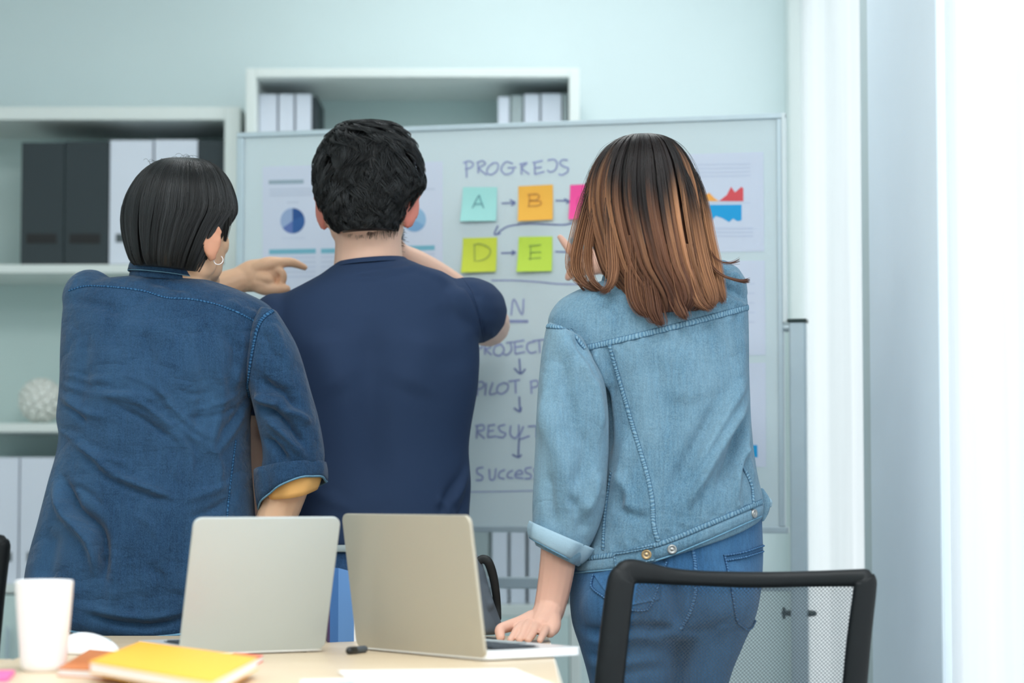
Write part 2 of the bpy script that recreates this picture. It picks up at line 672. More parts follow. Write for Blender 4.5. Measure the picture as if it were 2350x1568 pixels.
def vnormals(V, faces):
    n = np.zeros_like(V)
    q = np.array([f[:4] if len(f) > 3 else (f[0], f[1], f[2], f[2]) for f in faces])
    fn = np.cross(V[q[:, 2]] - V[q[:, 0]], V[q[:, 3]] - V[q[:, 1]])
    for k in range(4):
        np.add.at(n, q[:, k], fn)
    return n / (np.linalg.norm(n, axis=1)[:, None] + 1e-12)


FOLD = 1.45


def sculpt(V, faces, strokes):
    """push folds into the camera-facing cloth. stroke: (pixel polyline, width px, height m)"""
    n = vnormals(V, faces)
    q = proj(V)
    view = V - np.array((0, 0, CAMZ))
    view /= np.linalg.norm(view, axis=1)[:, None]
    facing = np.clip(-(n * view).sum(1) * 1.6, 0, 1)
    disp = np.zeros(len(V))
    for st in strokes:
        pl, wd, h = st[0], st[1], st[2]
        pl = cr(np.array(pl, float), 5) if len(pl) > 2 else np.array(pl, float)
        lo, hi = pl.min(0) - 3 * wd, pl.max(0) + 3 * wd
        sel = np.where((q[:, 0] > lo[0]) & (q[:, 0] < hi[0]) & (q[:, 1] > lo[1]) & (q[:, 1] < hi[1]) & (facing > 0))[0]
        if len(sel) == 0:
            continue
        p = q[sel]
        seg = np.linalg.norm(np.diff(pl, axis=0), axis=1)
        cum = np.concatenate(([0], np.cumsum(seg)))
        best = np.full(len(p), 1e9)
        bt = np.zeros(len(p))
        for i in range(len(pl) - 1):
            a, b = pl[i], pl[i + 1]
            ab = b - a
            t = np.clip(((p - a) @ ab) / (ab @ ab + 1e-9), 0, 1)
            d = np.linalg.norm(p - a - t[:, None] * ab, axis=1)
            k = d < best
            best[k] = d[k]
            bt[k] = (cum[i] + t[k] * seg[i]) / cum[-1]
        taper = np.clip(np.minimum(bt, 1 - bt) * 5, 0, 1)
        taper = 0.15 + 0.85 * taper
        disp[sel] += FOLD * h * np.exp(-(best / wd) ** 2) * taper
    return V + n * (disp * facing)[:, None]


def wobble(V, faces, amp, scale, seed=0):
    """soft cloth unevenness from a few sine waves"""
    r = np.random.default_rng(seed)
    n = vnormals(V, faces)
    d = np.zeros(len(V))
    for i in range(9):
        k = r.normal(size=3) * scale * (0.6 + 0.25 * i)
        d += np.sin(V @ k + r.uniform(0, 6.28)) / (1 + 0.45 * i)
    return V + n * (d * amp / 3)[:, None]


def cloth(name, parts, voxel, mat, parent, smooth=3, strokes=(), wob=0.0, wscale=14, seed=0):
    V, Fc, ed = remesh(parts, voxel, smooth)
    if wob:
        V = wobble(V, Fc, wob, wscale, seed)
    if strokes:
        V = sculpt(V, Fc, strokes)
        V = lap(V, ed, 1, 0.5)
    o = mesh_obj(name, V, Fc, mat, parent)
    return o, BVHTree.FromPolygons([Vector(p) for p in V], Fc)


def organic(name, groups, mat, parent):
    """one skin mesh from voxel-merged groups: (parts, voxel, smooth)"""
    out = []
    for parts, vox, sm in groups:
        V, Fc, _ = remesh(parts, vox, sm)
        out.append((V, Fc))
    V, Fc = join(out)
    return mesh_obj(name, V, Fc, mat, parent)


CAMV = Vector((0, 0, CAMZ))


def on_surface(bvhs, pts, step=5.0):
    """drop a pixel polyline onto the first surface it meets; returns points and normals"""
    pl = np.array(pts, float)
    pl = cr(pl, 8) if len(pl) > 2 else pl
    seg = np.linalg.norm(np.diff(pl, axis=0), axis=1)
    cum = np.concatenate(([0], np.cumsum(seg)))
    k = max(2, int(cum[-1] / step))
    s = np.linspace(0, cum[-1], k)
    xs, ys = np.interp(s, cum, pl[:, 0]), np.interp(s, cum, pl[:, 1])
    C, Nn = [], []
    for x, y in zip(xs, ys):
        d = ray(x, y)
        best = None
        for b in bvhs:
            h = b.ray_cast(CAMV, d)
            if h[0] is not None and (best is None or h[3] < best[3]):
                best = h
        if best is None:
            continue
        nn = best[1] if best[1].dot(d) < 0 else -best[1]
        C.append(np.array(best[0]))
        Nn.append(np.array(nn))
    return np.array(C), np.array(Nn)


def seam(name, bvhs, pts, width, mat, parent, lift=0.0012, step=5.0):
    C, Nn = on_surface(bvhs, pts, step)
    if len(C) < 3:
        return None
    for _ in range(2):
        Nn[1:-1] = (Nn[:-2] + Nn[1:-1] + Nn[2:]) / 3
        C[1:-1] = (C[:-2] + 2 * C[1:-1] + C[2:]) / 4
    Nn /= np.linalg.norm(Nn, axis=1)[:, None]
    T = np.gradient(C, axis=0)
    T /= np.linalg.norm(T, axis=1)[:, None] + 1e-9
    S = np.cross(T, Nn)
    u = np.concatenate(([0], np.cumsum(np.linalg.norm(np.diff(C, axis=0), axis=1))))
    prof = [(-0.5, -0.0015), (-0.42, lift * 0.8), (-0.15, lift * 1.25), (0.15, lift * 1.25), (0.42, lift * 0.8), (0.5, -0.0015)]
    V, uv = [], []
    for i in range(len(C)):
        for a, h in prof:
            V.append(C[i] + S[i] * a * width + Nn[i] * h)
            uv.append((u[i], a + 0.5))
    k = len(prof)
    Fc = [(i * k + j, i * k + j + 1, (i + 1) * k + j + 1, (i + 1) * k + j) for i in range(len(C) - 1) for j in range(k - 1)]
    o = mesh_obj(name, V, Fc, mat, parent)
    ul = o.data.uv_layers.new(name='UVMap')
    vi = np.empty(len(o.data.loops), int)
    o.data.loops.foreach_get('vertex_index', vi)
    ul.data.foreach_set('uv', np.array(uv)[vi].ravel())
    return o


def patch(name, bvhs, quad, mat, parent, lift=0.0018, nx=10, ny=8):
    """a sewn-on cloth patch: quad in pixels (tl, tr, br, bl), drawn onto the surface"""
    q = np.array(quad, float)
    V = []
    for lv in (lift, -0.002):
        for j in range(ny + 1):
            for i in range(nx + 1):
                a, b = i / nx, j / ny
                p = (1 - a) * (1 - b) * q[0] + a * (1 - b) * q[1] + a * b * q[2] + (1 - a) * b * q[3]
                d = ray(*p)
                best = None
                for bb in bvhs:
                    h = bb.ray_cast(CAMV, d)
                    if h[0] is not None and (best is None or h[3] < best[3]):
                        best = h
                if best is None:
                    return None
                nn = best[1] if best[1].dot(d) < 0 else -best[1]
                V.append(np.array(best[0] + nn * lv))
    w_ = nx + 1
    off = w_ * (ny + 1)
    Fc = []
    for j in range(ny):
        for i in range(nx):
            a = j * w_ + i
            Fc.append((a, a + 1, a + w_ + 1, a + w_))
    rim = [i for i in range(w_)] + [j * w_ + nx for j in range(1, ny + 1)] + [ny * w_ + i for i in range(nx - 1, -1, -1)] + [j * w_ for j in range(ny - 1, 0, -1)]
    for k in range(len(rim)):
        a, b = rim[k], rim[(k + 1) % len(rim)]
        Fc.append((a, b, b + off, a + off))
    return mesh_obj(name, V, Fc, mat, parent)


def surf_button(name, bvhs, x, y, r, mat, parent):
    C, Nn = on_surface(bvhs, [(x - 2, y), (x + 2, y)], 2)
    if len(C) == 0:
        return
    c, n = C[0], Nn[0]
    u = np.cross(n, (0, 0, 1.0))
    u /= np.linalg.norm(u)
    v = np.cross(n, u)
    prof = [(0.0, 0.0035), (0.25, 0.0032), (0.38, 0.002), (0.5, 0.0024), (0.8, 0.0038), (0.95, 0.003), (1.0, 0.001), (1.0, -0.002)]
    th = np.linspace(0, 2 * math.pi, 20, endpoint=False)
    R = [c + n * (h + 0.002) + (np.cos(th)[:, None] * u + np.sin(th)[:, None] * v) * max(rr, 0.02) * r for rr, h in prof]
    V, Fc = rings_to_mesh(np.array(R))
    mesh_obj(name, V, Fc, mat, parent)


def band(name, A, B, D, thick, mat, parent, n=44, wav=0.0, seed=0, expo=2.1, m=5):
    """rolled cloth band between two sections: a thick ring with an open middle"""
    r = np.random.default_rng(seed)
    R = section_rings([A, B], D, n, m, expo)
    c = R.mean(1, keepdims=True)
    k = len(R)
    ph = r.uniform(0, 6.28, 4)
    th = np.linspace(0, 2 * math.pi, n, endpoint=False)
    wv = wav * (np.sin(3 * th + ph[0]) + 0.6 * np.sin(5 * th + ph[1]) + 0.4 * np.sin(9 * th + ph[2]))
    outd = R - c
    outd /= np.linalg.norm(outd, axis=2)[:, :, None] + 1e-9
    prof = np.sin(np.linspace(0, math.pi, k)) * 0.5 + 0.5
    O = R + outd * (thick * prof[:, None, None] + wv[None, :, None])
    I = R - outd * (thick * 0.6) + outd * wv[None, :, None]
    allr = np.concatenate((O, I[::-1]))
    V, Fc = rings_to_mesh(allr, closed_loop=True)
    return mesh_obj(name, V, Fc, mat, parent)


def strands(name, L, rad, col, mat, parent, extra=None, sides=3):
    """L: (S, K, 3) strand polylines; rad (S,K) radii; col (S,K,3) pigment. extra: (V, F, col) solid hull joined in"""
    S, K, _ = L.shape
    T = np.gradient(L, axis=1)
    T /= np.linalg.norm(T, axis=2)[:, :, None] + 1e-12
    ref = np.array((0.31, -0.8, 0.5))
    u = np.cross(T, ref)
    u /= np.linalg.norm(u, axis=2)[:, :, None] + 1e-12
    v = np.cross(T, u)
    th = np.linspace(0, 2 * math.pi, sides, endpoint=False)
    R = L[:, :, None, :] + rad[:, :, None, None] * (np.cos(th)[None, None, :, None] * u[:, :, None, :] + np.sin(th)[None, None, :, None] * v[:, :, None, :])
    V = R.reshape(-1, 3)
    C = np.repeat(col.reshape(-1, 3), sides, axis=0)
    s_i, k_i, j_i = np.meshgrid(np.arange(S), np.arange(K - 1), np.arange(sides), indexing='ij')
    b = (s_i * K + k_i) * sides
    j2 = (j_i + 1) % sides
    quads = np.stack((b + j_i, b + j2, b + sides + j2, b + sides + j_i), -1).reshape(-1, 4)
    nv = len(V)
    loops = quads.ravel()
    nq = len(quads)
    sizes = np.full(nq, 4)
    if extra is not None:
        eV, eF, eC = extra
        V = np.vstack((V, eV))
        C = np.vstack((C, eC))
        el = np.concatenate([np.array(f) for f in eF]) + nv
        loops = np.concatenate((loops, el))
        sizes = np.concatenate((sizes, np.array([len(f) for f in eF])))
    base = np.array(origin(parent))
    me = bpy.data.meshes.new(name)
    me.vertices.add(len(V))
    me.vertices.foreach_set('co', (V - base).ravel())
    me.loops.add(len(loops))
    me.loops.foreach_set('vertex_index', loops.astype(np.int32))
    me.polygons.add(len(sizes))
    me.polygons.foreach_set('loop_start', np.concatenate(([0], np.cumsum(sizes)[:-1])).astype(np.int32))
    me.polygons.foreach_set('use_smooth', np.ones(len(sizes), bool))
    me.update(calc_edges=True)
    at = me.attributes.new('Col', 'FLOAT_COLOR', 'POINT')
    at.data.foreach_set('color', np.hstack((C, np.ones((len(C), 1)))).ravel())
    me.materials.append(mat)
    o = bpy.data.objects.new(name, me)
    COL.objects.link(o)
    o.parent = parent
    return o


class Hull:
    """hair volume from pixel sections; point(t, theta): t 0..1 from the crown down, theta -pi/2 faces the camera"""

    def __init__(self, S, D, expo=2.1):
        self.A = cr(np.array([tuple(s) + (0.0,) * (6 - len(s)) for s in S], float), 6)
        self.D = D
        self.e = 2.0 / expo
        self.S = S
        self.expo = expo
        L, R, b = [], [], []
        for xl, yl, xr, yr, bb, dd in self.A:
            L.append(P(xl, yl, D + dd))
            R.append(P(xr, yr, D + dd))
            b.append(bb)
        self.L, self.R, self.b = np.array(L), np.array(R), np.array(b)

    def point(self, t, th, off=0.0):
        n = len(self.A)
        f = np.clip(t, 0, 1) * (n - 1)
        i = np.minimum(f.astype(int), n - 2)
        w_ = (f - i)[..., None]
        L = self.L[i] * (1 - w_) + self.L[i + 1] * w_
        R = self.R[i] * (1 - w_) + self.R[i + 1] * w_
        b = (self.b[i] * (1 - w_[..., 0]) + self.b[i + 1] * w_[..., 0])
        ce, ha = (L + R) / 2, (R - L) / 2
        ln = np.linalg.norm(ha, axis=-1, keepdims=True)
        ha = ha * (1 + np.asarray(off)[..., None] / np.maximum(ln, 0.02))
        b = b + off
        c, s = np.cos(th), np.sin(th)
        c = np.sign(c) * np.abs(c) ** self.e
        s = np.sign(s) * np.abs(s) ** self.e
        p = ce + c[..., None] * ha
        p[..., 1] += s * b
        return p

    def mesh(self, scale=0.97):
        return loft(self.S, self.D, n=48, m=4, expo=self.expo, inset=0.004, scale=1.0)


# ================================================================== the room
structure(box('floor', -3.6, 1.1, -3.6, 6.6, -0.1, 0.0, M['floor']))
structure(box('ceiling', -3.6, 1.1, -3.6, 6.6, 2.72, 2.82, M['ceiling']))
structure(box('wall_back', -3.6, 1.1, 6.45, 6.6, 0.0, 2.72, M['wall']))
structure(box('wall_front', -3.6, 1.1, -3.75, -3.6, 0.0, 2.72, M['wall']))
structure(box('wall_left', -3.7, -3.6, -3.6, 6.6, 0.0, 2.72, M['wall']))
structure(box('wall_right', RW + 0.02, 1.1, -3.6, 6.45, 2.42, 2.72, M['wall']))
structure(box('trim_1', RW + 0.02, 1.1, -3.6, 6.45, 0.0, 0.1, M['wall_trim']))
structure(box('trim_2', 0.728, 0.762, 6.37, 6.45, 0.0, 2.72, M['wall_trim'], bevel=0.004))
structure(box('trim_3', 0.75, 1.1, 4.28, 5.11, 0.0, 2.72, M['pillar'], bevel=0.006))
structure(box('trim_4', 0.75, 1.1, 0.0, 0.9, 0.0, 2.72, M['pillar'], bevel=0.006))
structure(box('baseboard_back', -3.6, 0.728, 6.435, 6.45, 0.0, 0.08, M['wall_trim']))


def window(name, y0, y1):
    fr = []
    x = RW + 0.12
    for a, b in ((y0, y0 + 0.05), (y1 - 0.05, y1), ((y0 + y1) / 2 - 0.025, (y0 + y1) / 2 + 0.025)):
        fr.append(box_geo(x, x + 0.06, a, b, 0.1, 2.42))
    fr.append(box_geo(x, x + 0.06, y0, y1, 0.1, 0.16))
    fr.append(box_geo(x, x + 0.06, y0, y1, 2.36, 2.42))
    V, Fc = join(fr)
    o = structure(mesh_obj(name, V, Fc, M['frame_grey'], smooth=False, loc=(x, (y0 + y1) / 2, 0.1)))
    ym = (y0 + y1) / 2
    for a, b in ((y0 + 0.05, ym - 0.025), (ym + 0.025, y1 - 0.05)):
        V, Fc = box_geo(x + 0.026, x + 0.034, a, b, 0.16, 2.36)
        mesh_obj('pane', V, Fc, M['glass'], o, smooth=False)


window('window_1', 5.11, 6.45)
window('window_2', 0.9, 4.28)
window('window_3', -3.5, 0.0)
structure(box('trim_5', RW - 0.012, RW + 0.03, 5.115, 5.27, 0.0, 2.42, M['frame_grey'], bevel=0.003))


def curtain(name, y0, y1, label, waves, seed, x=RW - 0.008):
    r = np.random.default_rng(seed)
    n = int((y1 - y0) * 90)
    ys = np.linspace(y0, y1, n)
    ph = r.uniform(0, 6.28, 3)
    zs = [0.04, 0.8, 1.6, 2.41]
    V = []
    for i, z in enumerate(zs):
        a = 0.008 - 0.001 * i
        xx = x + a * np.sin(waves * (ys - y0) + ph[0]) + 0.4 * a * np.sin(2.3 * waves * (ys - y0) + ph[1] + 0.2 * i)
        V += [(a_, b_, z) for a_, b_ in zip(xx, ys)]
    Fc = [(k * n + i, k * n + i + 1, (k + 1) * n + i + 1, (k + 1) * n + i) for k in range(3) for i in range(n - 1)]
    o = mesh_obj(name, V, Fc, M['curtain'], loc=(x, (y0 + y1) / 2, 0.04))
    tag(o, label, 'curtain')
    # hem tape along the top, a part
    V, Fc = tube([(x, y0, 2.412), (x, (y0 + y1) / 2, 2.412), (x, y1, 2.412)], [0.006] * 3, n=8)
    mesh_obj('curtain_rail', V, Fc, M['alu_white'], o)


curtain('sheer_curtain', 5.28, 6.36, 'bright white sheer curtain between whiteboard and grey-blue pillar', 17, 1)
curtain('sheer_curtain', 0.92, 4.275, 'bright white sheer curtain at the far right edge beyond the pillar', 15, 2)

# ================================================================== bookcases and files
def bookcase(name, label, D, x0, x1, ytop, side, top, shelves, depth, door_y, base_z=0.0):
    """x0, x1, ytop in pixels at the front plane D"""
    L, Rr = P(x0, ytop, D), P(x1, ytop, D)
    xl, xr, zt = L[0], Rr[0], L[2]
    t = thing(name, label, 'bookcase', ((xl + xr) / 2, D + depth / 2, 0))
    box('side_panel', xl, xl + side, D, D + depth, base_z, zt, M['white_lam'], t, bevel=0.002)
    box('side_panel', xr - side, xr, D, D + depth, base_z, zt, M['white_lam'], t, bevel=0.002)
    box('top_panel', xl + side, xr - side, D, D + depth, zt - top, zt, M['white_lam'], t, bevel=0.002)
    box('back_panel', xl + side, xr - side, D + depth - 0.012, D + depth, base_z, zt - top, M['back_lam'], t)
    for y, th in shelves:
        z = P(1175, y, D)[2]
        box('shelf', xl + side, xr - side, D, D + depth - 0.012, z - th, z, M['white_lam'], t, bevel=0.002)
    zd = P(1175, door_y, D)[2]
    xm = (xl + xr) / 2
    for a, b in ((xl + side + 0.002, xm - 0.002), (xm + 0.002, xr - side - 0.002)):
        d = box('door', a, b, D - 0.001, D + 0.017, base_z + 0.06, zd, M['back_lam'], t, bevel=0.002)
        hx = b - 0.03 if a < xm - 0.1 and b < xm else a + 0.03
        V, Fc = tube([(hx, D - 0.022, zd - 0.20), (hx, D - 0.024, zd - 0.14), (hx, D - 0.022, zd - 0.08)], [0.005] * 3, n=8)
        mesh_obj('handle', V, Fc, M['alu'], d)
    box('plinth', xl + side, xr - side, D + 0.03, D + 0.05, base_z, base_z + 0.06, M['white_lam'], t)
    return t


DL, DM = 6.08, 6.04
bookcase('bookcase', 'tall white bookcase on the left with charcoal and white box files', DL, -420, 552, 245, 0.040, 0.033,
         [(607, 0.022), (972, 0.022), (1341, 0.022)], 0.35, 1366)
bookcase('bookcase', 'tall white bookcase behind the whiteboard with slim white files', DM, 564, 1330, 157, 0.026, 0.022,
         [(496, 0.022), (800, 0.022), (1100, 0.022), (1389, 0.028)], 0.38, 1416)


def box_file(name, label, x0, x1, ytop, ybot, D, depth, mat, slot=None, slot_px=None, group=None, cat='box file'):
    A, B = P(x0, ytop, D), P(x1, ybot, D)
    t = thing(name, label, cat, ((A[0] + B[0]) / 2, D + depth / 2, B[2]), group)
    w0, w1, z0, z1 = A[0], B[0], B[2], A[2]
    # open-backed card sleeve: spine, two sides, bottom, paper block
    th = 0.003
    V, Fc = join([box_geo(w0, w1, D, D + th, z0, z1), box_geo(w0, w0 + th, D + th, D + depth, z0, z1),
                  box_geo(w1 - th, w1, D + th, D + depth, z0, z1), box_geo(w0 + th, w1 - th, D + th, D + depth, z0, z0 + th),
                  box_geo(w0 + th, w1 - th, D + th, D + depth, z1 - th, z1)])
    mesh_obj('shell', V, Fc, mat, t, smooth=False, bevel=0.0012)
    box('papers', w0 + 0.008, w1 - 0.008, D + 0.012, D + depth - 0.01, z0 + 0.004, z1 - 0.03, M['paper'], t)
    if slot_px:
        a, b = P(slot_px[0], slot_px[1], D), P(slot_px[2], slot_px[3], D)
        box('label_slot', a[0], b[0], D - 0.0015, D + 0.001, b[2], a[2], slot, t)
    return t


zsh = P(1175, 607, DL)[2]
upper = [(50, 145, 327, 'file_dark', 'first charcoal box file from the left on the upper shelf', 'slot', (61, 537, 130, 559)),
         (150, 248, 325, 'file_dark', 'second charcoal box file from the left beside a white file', 'slot', (160, 537, 230, 559)),
         (253, 348, 322, 'file_white', 'white box file beside the charcoal pair, slot partly hidden by hair', 'slot_grey', (266, 537, 330, 556)),
         (355, 451, 321, 'file_white', 'white box file above the short-haired head on the left', 'slot_grey', (368, 537, 434, 556)),
         (455, 514, 322, 'file_dark', 'charcoal box file against the right side of the left bookcase', 'slot', (462, 537, 508, 559))]
for x0, x1, yt, m, lab, sl, sp in upper:
    box_file('box_file', lab, x0, x1, yt, 606.0, DL + 0.02, 0.27, M[m], M[sl], sp, 'box files on the left bookcase')
for x0, x1, lab, sp in ((-63, 40, 'white box file on the lower shelf at the left edge of the picture', (-40, 1268, 27, 1289)),
                        (47, 150, 'white box file on the lower shelf beside the dark denim shirt', (62, 1268, 128, 1289))):
    box_file('box_file', lab, x0, x1, 1050, 1340.0, DL + 0.02, 0.27, M['file_white'], M['slot_grey'], sp, 'box files on the left bookcase')

mid = [(595, 634, 216, 'file_white', 'slim white file at the left end of the top shelf'),
       (640, 673, 216, 'file_white', 'second slim white file from the left on the top shelf'),
       (679, 713, 216, 'file_white', 'third slim white file from the left, its grey side showing'),
       (1143, 1169, 222, 'file_white', 'leftmost slim file of the right-hand row on the top shelf'),
       (1173, 1199, 219, 'file_grey', 'narrow grey-white file second in the right-hand row on the top shelf'),
       (1203, 1238, 216, 'file_white', 'white file third in the right-hand row on the top shelf'),
       (1242, 1289, 215, 'file_white', 'widest white file of the right-hand row on the top shelf'),
       (1292, 1302, 215, 'file_grey', 'narrow grey file against the right panel on the top shelf')]
for x0, x1, yt, m, lab in mid:
    t = box_file('file', lab, x0, x1, yt, 495.0, DM + 0.06, 0.24, M[m], group='files on the top shelf behind the whiteboard', cat='file')
    if 'grey side' in lab:
        a = P(x1, yt, DM + 0.06)
        z0 = P(x1, 495.0, DM + 0.06)[2]
        box('side_cover', a[0] - 0.001, a[0] + 0.016, DM + 0.07, DM + 0.29, z0, a[2] - 0.004, M['file_dark'], t)
lowf = [(1086, 1122, 'file_grey', 'grey file below the whiteboard nearest the black bag'),
        (1129, 1165, 'file_white', 'white file below the whiteboard beside the grey one'),
        (1171, 1206, 'file_white', 'white file below the whiteboard, middle of the three'),
        (1213, 1248, 'file_white', 'white file below the whiteboard beside the bare forearm'),
        (1254, 1290, 'file_white', 'white file below the whiteboard hidden behind the forearm')]
for x0, x1, m, lab in lowf:
    box_file('file', lab, x0, x1, 1128, 1386.5, DM + 0.04, 0.25, M[m], group='files below the whiteboard', cat='file')

# dimpled ceramic vase on the left bookcase
ctr = P(94, 920, DL + 0.14)
rz, rx = 0.0585, 0.0585


def dimpled(c, r, n=26):
    V, Fc = ellipsoid((0, 0, 0), (1, 1, 1), nu=96, nv=64)
    dirs = V / np.linalg.norm(V, axis=1)[:, None]
    k = np.arange(64) + 0.5
    phi = np.arccos(1 - 2 * k / 64)
    th = math.pi * (1 + 5 ** 0.5) * k
    Q = np.stack((np.cos(th) * np.sin(phi), np.sin(th) * np.sin(phi), np.cos(phi)), 1)
    d = np.sort(np.arccos(np.clip(dirs @ Q.T, -1, 1)), axis=1)
    edge = np.clip((d[:, 1] - d[:, 0]) / 0.2, 0, 1)
    rad = 1 - 0.24 * (1 - np.sqrt(1 - (1 - edge) ** 2 * 0.98))
    W_ = dirs * rad[:, None] * r
    W_[:, 2] = np.maximum(W_[:, 2], -r * 0.93)
    return W_ + c, Fc


t = thing('vase', 'round white vase with bubble relief on the left bookcase shelf', 'vase', ctr - np.array((0, 0, 0.054)))
V, Fc = dimpled(ctr, 0.0585)
mesh_obj('body', V, Fc, M['vase'], t)
V, Fc = tube([ctr + np.array((0.016 * math.cos(a), 0.016 * math.sin(a), 0.054)) for a in np.linspace(0, 6.283, 13)], [0.003] * 13, n=8, caps=False)
mesh_obj('rim', V, Fc, M['vase'], t)

# ================================================================== whiteboard
TL, TR = P(545, 304, 5.50), P(1802, 261, 5.21)
BH = 0.902
U = TR - TL
U[2] = 0
BW = np.linalg.norm(U)
U /= BW
ZT = (TL[2] + TR[2]) / 2
BN = np.array((U[1], -U[0], 0.0))          # towards the camera
if BN[1] > 0:
    BN = -BN
B0 = np.array((TL[0], TL[1], ZT))


def board_pt(x, y, off=0.0):
    d = np.array(ray(x, y))
    o = np.array((0, 0, CAMZ))
    s = np.dot(B0 - o, BN) / np.dot(d, BN)
    return o + d * s + BN * off


def uv_pt(u, v, off=0.0):
    return B0 + U * u - np.array((0, 0, v)) + BN * off


def plate(pts, off0, off1):
    """thin flat polygon on the board; pts in pixels"""
    n = len(pts)
    V = [board_pt(x, y, off1) for x, y in pts] + [board_pt(x, y, off0) for x, y in pts]
    Fc = [tuple(range(n - 1, -1, -1))] + [(i, (i + 1) % n, (i + 1) % n + n, i + n) for i in range(n)]
    return np.array(V), Fc


def stroke(pts, wd, off):
    """flat marker line on the board through pixel points"""
    pl = np.array([board_pt(x, y, off) for x, y in pts])
    if len(pl) > 2:
        pl = cr(pl, 5)
    T = np.gradient(pl, axis=0)
    T /= np.linalg.norm(T, axis=1)[:, None] + 1e-9
    S = np.cross(T, BN)
    k = len(pl)
    ww = np.full(k, wd / 2)
    V = np.vstack((pl + S * ww[:, None], pl - S * ww[:, None]))
    Fc = [(i, i + 1, k + i + 1, k + i) for i in range(k - 1)]
    return V, Fc


wb = thing('whiteboard', 'large whiteboard on a metal stand with handwriting and notes', 'whiteboard', (B0 + U * BW / 2) * np.array((1, 1, 0)))


def bbox(u0, u1, v0, v1, o0, o1):
    return obox_geo(uv_pt((u0 + u1) / 2, (v0 + v1) / 2, (o0 + o1) / 2), U * (u1 - u0) / 2, BN * (o1 - o0) / 2, np.array((0, 0, (v1 - v0) / 2)))


V, Fc = bbox(0.012, BW - 0.012, 0.008, BH - 0.01, -0.016, 0.0)
mesh_obj('panel', V, Fc, M['board'], wb, smooth=False)
fw = 0.014
for nm, a in (('top_rail', (0, BW, 0, 0.012, -0.02, 0.006)), ('bottom_rail', (0, BW, BH - 0.014, BH, -0.02, 0.006))):
    V, Fc = bbox(*a)
    mesh_obj(nm, V, Fc, M['alu'], wb, smooth=False, bevel=0.002)
for a in ((0, 0.017, 0.012, BH - 0.014, -0.02, 0.006), (BW - 0.019, BW - 0.007, 0.012, BH - 0.014, -0.02, 0.006)):
    V, Fc = bbox(*a)
    mesh_obj('side_rail', V, Fc, M['alu'], wb, smooth=False, bevel=0.002)
V, Fc = bbox(BW - 0.007, BW, 0.0, BH * 0.5, -0.02, 0.008)
mesh_obj('edge_highlight', V, Fc, M['alu_white'], wb, smooth=False)  # white strip standing in for the highlight on the side frame

zc = ZT - BH * 0.5
for u, s in ((-0.024, -1), (BW + 0.024, 1)):
    c = uv_pt(u, 0)
    V, Fc = obox_geo((c[0], c[1], (zc + 0.06) / 2), U * 0.0175, BN * 0.0175, np.array((0, 0, (zc - 0.06) / 2)))
    pole = mesh_obj('pole', V, Fc, M['alu'], wb, smooth=False, bevel=0.004)
    V, Fc = obox_geo((c[0], c[1], zc + 0.002), U * 0.0205, BN * 0.0205, np.array((0, 0, 0.004)))
    mesh_obj('pole_cap', V, Fc, M['knob'], pole, smooth=False, bevel=0.002)
    V, Fc = tube([uv_pt(u - s * 0.026, BH * 0.5 + 0.012), uv_pt(u, BH * 0.5 + 0.012)], [0.009, 0.009], n=10)
    mesh_obj('pivot_pin', V, Fc, M['alu'], pole)
    zk = P(1775, 1408, c[1])[2]
    k0 = np.array((c[0], c[1], zk))
    V, Fc = join([tube([k0 - U * 0.036, k0 - U * 0.018, k0 + U * 0.02, k0 + U * 0.03], [0.004, 0.007, 0.007, 0.006], n=10),
                  tube([k0 - U * 0.034 - np.array((0, 0, 0.009)), k0 - U * 0.034 + np.array((0, 0, 0.009))], [0.004, 0.004], n=8)])
    mesh_obj('clamp_knob', V, Fc, M['knob'], pole)
    V, Fc = obox_geo((c[0], c[1], 0.08), U * 0.02, BN * 0.26, np.array((0, 0, 0.018)))
    foot = mesh_obj('foot', V, Fc, M['alu'], wb, smooth=False, bevel=0.004)
    for q in (-0.22, 0.22):
        cc = np.array((c[0], c[1], 0.031)) + BN * q
        V, Fc = tube([cc - U * 0.012, cc + U * 0.012], [0.030, 0.030], n=18)
        mesh_obj('caster', V, Fc, M['black'], foot)
zb = P(1190, 1338, 5.35)[2]
V, Fc = obox_geo(np.array((uv_pt(BW / 2, 0)[0], uv_pt(BW / 2, 0)[1], zb)), U * (BW / 2 + 0.012), BN * 0.009, np.array((0, 0, 0.0125)))
mesh_obj('crossbar', V, Fc, M['alu'], wb, smooth=False, bevel=0.003)
V, Fc = join([bbox(0.35, 0.85, BH + 0.001, BH + 0.006, 0.0, 0.055), bbox(0.35, 0.85, BH - 0.006, BH + 0.001, 0.052, 0.055)])


def c3(pts):
    return [(1000 + X / 4.2375, 330 + Y / 4.2375) for X, Y in pts]


def c5(pts):
    return [(1000 + X / 2.2406, 640 + Y / 2.24) for X, Y in pts]


def writing(name, strokes, wd, mat, cv, off=0.0012):
    V, Fc = join([stroke(cv(s), wd, off + 0.00004 * i) for i, s in enumerate(strokes)])
    return mesh_obj(name, V, Fc, mat, wb, smooth=False)


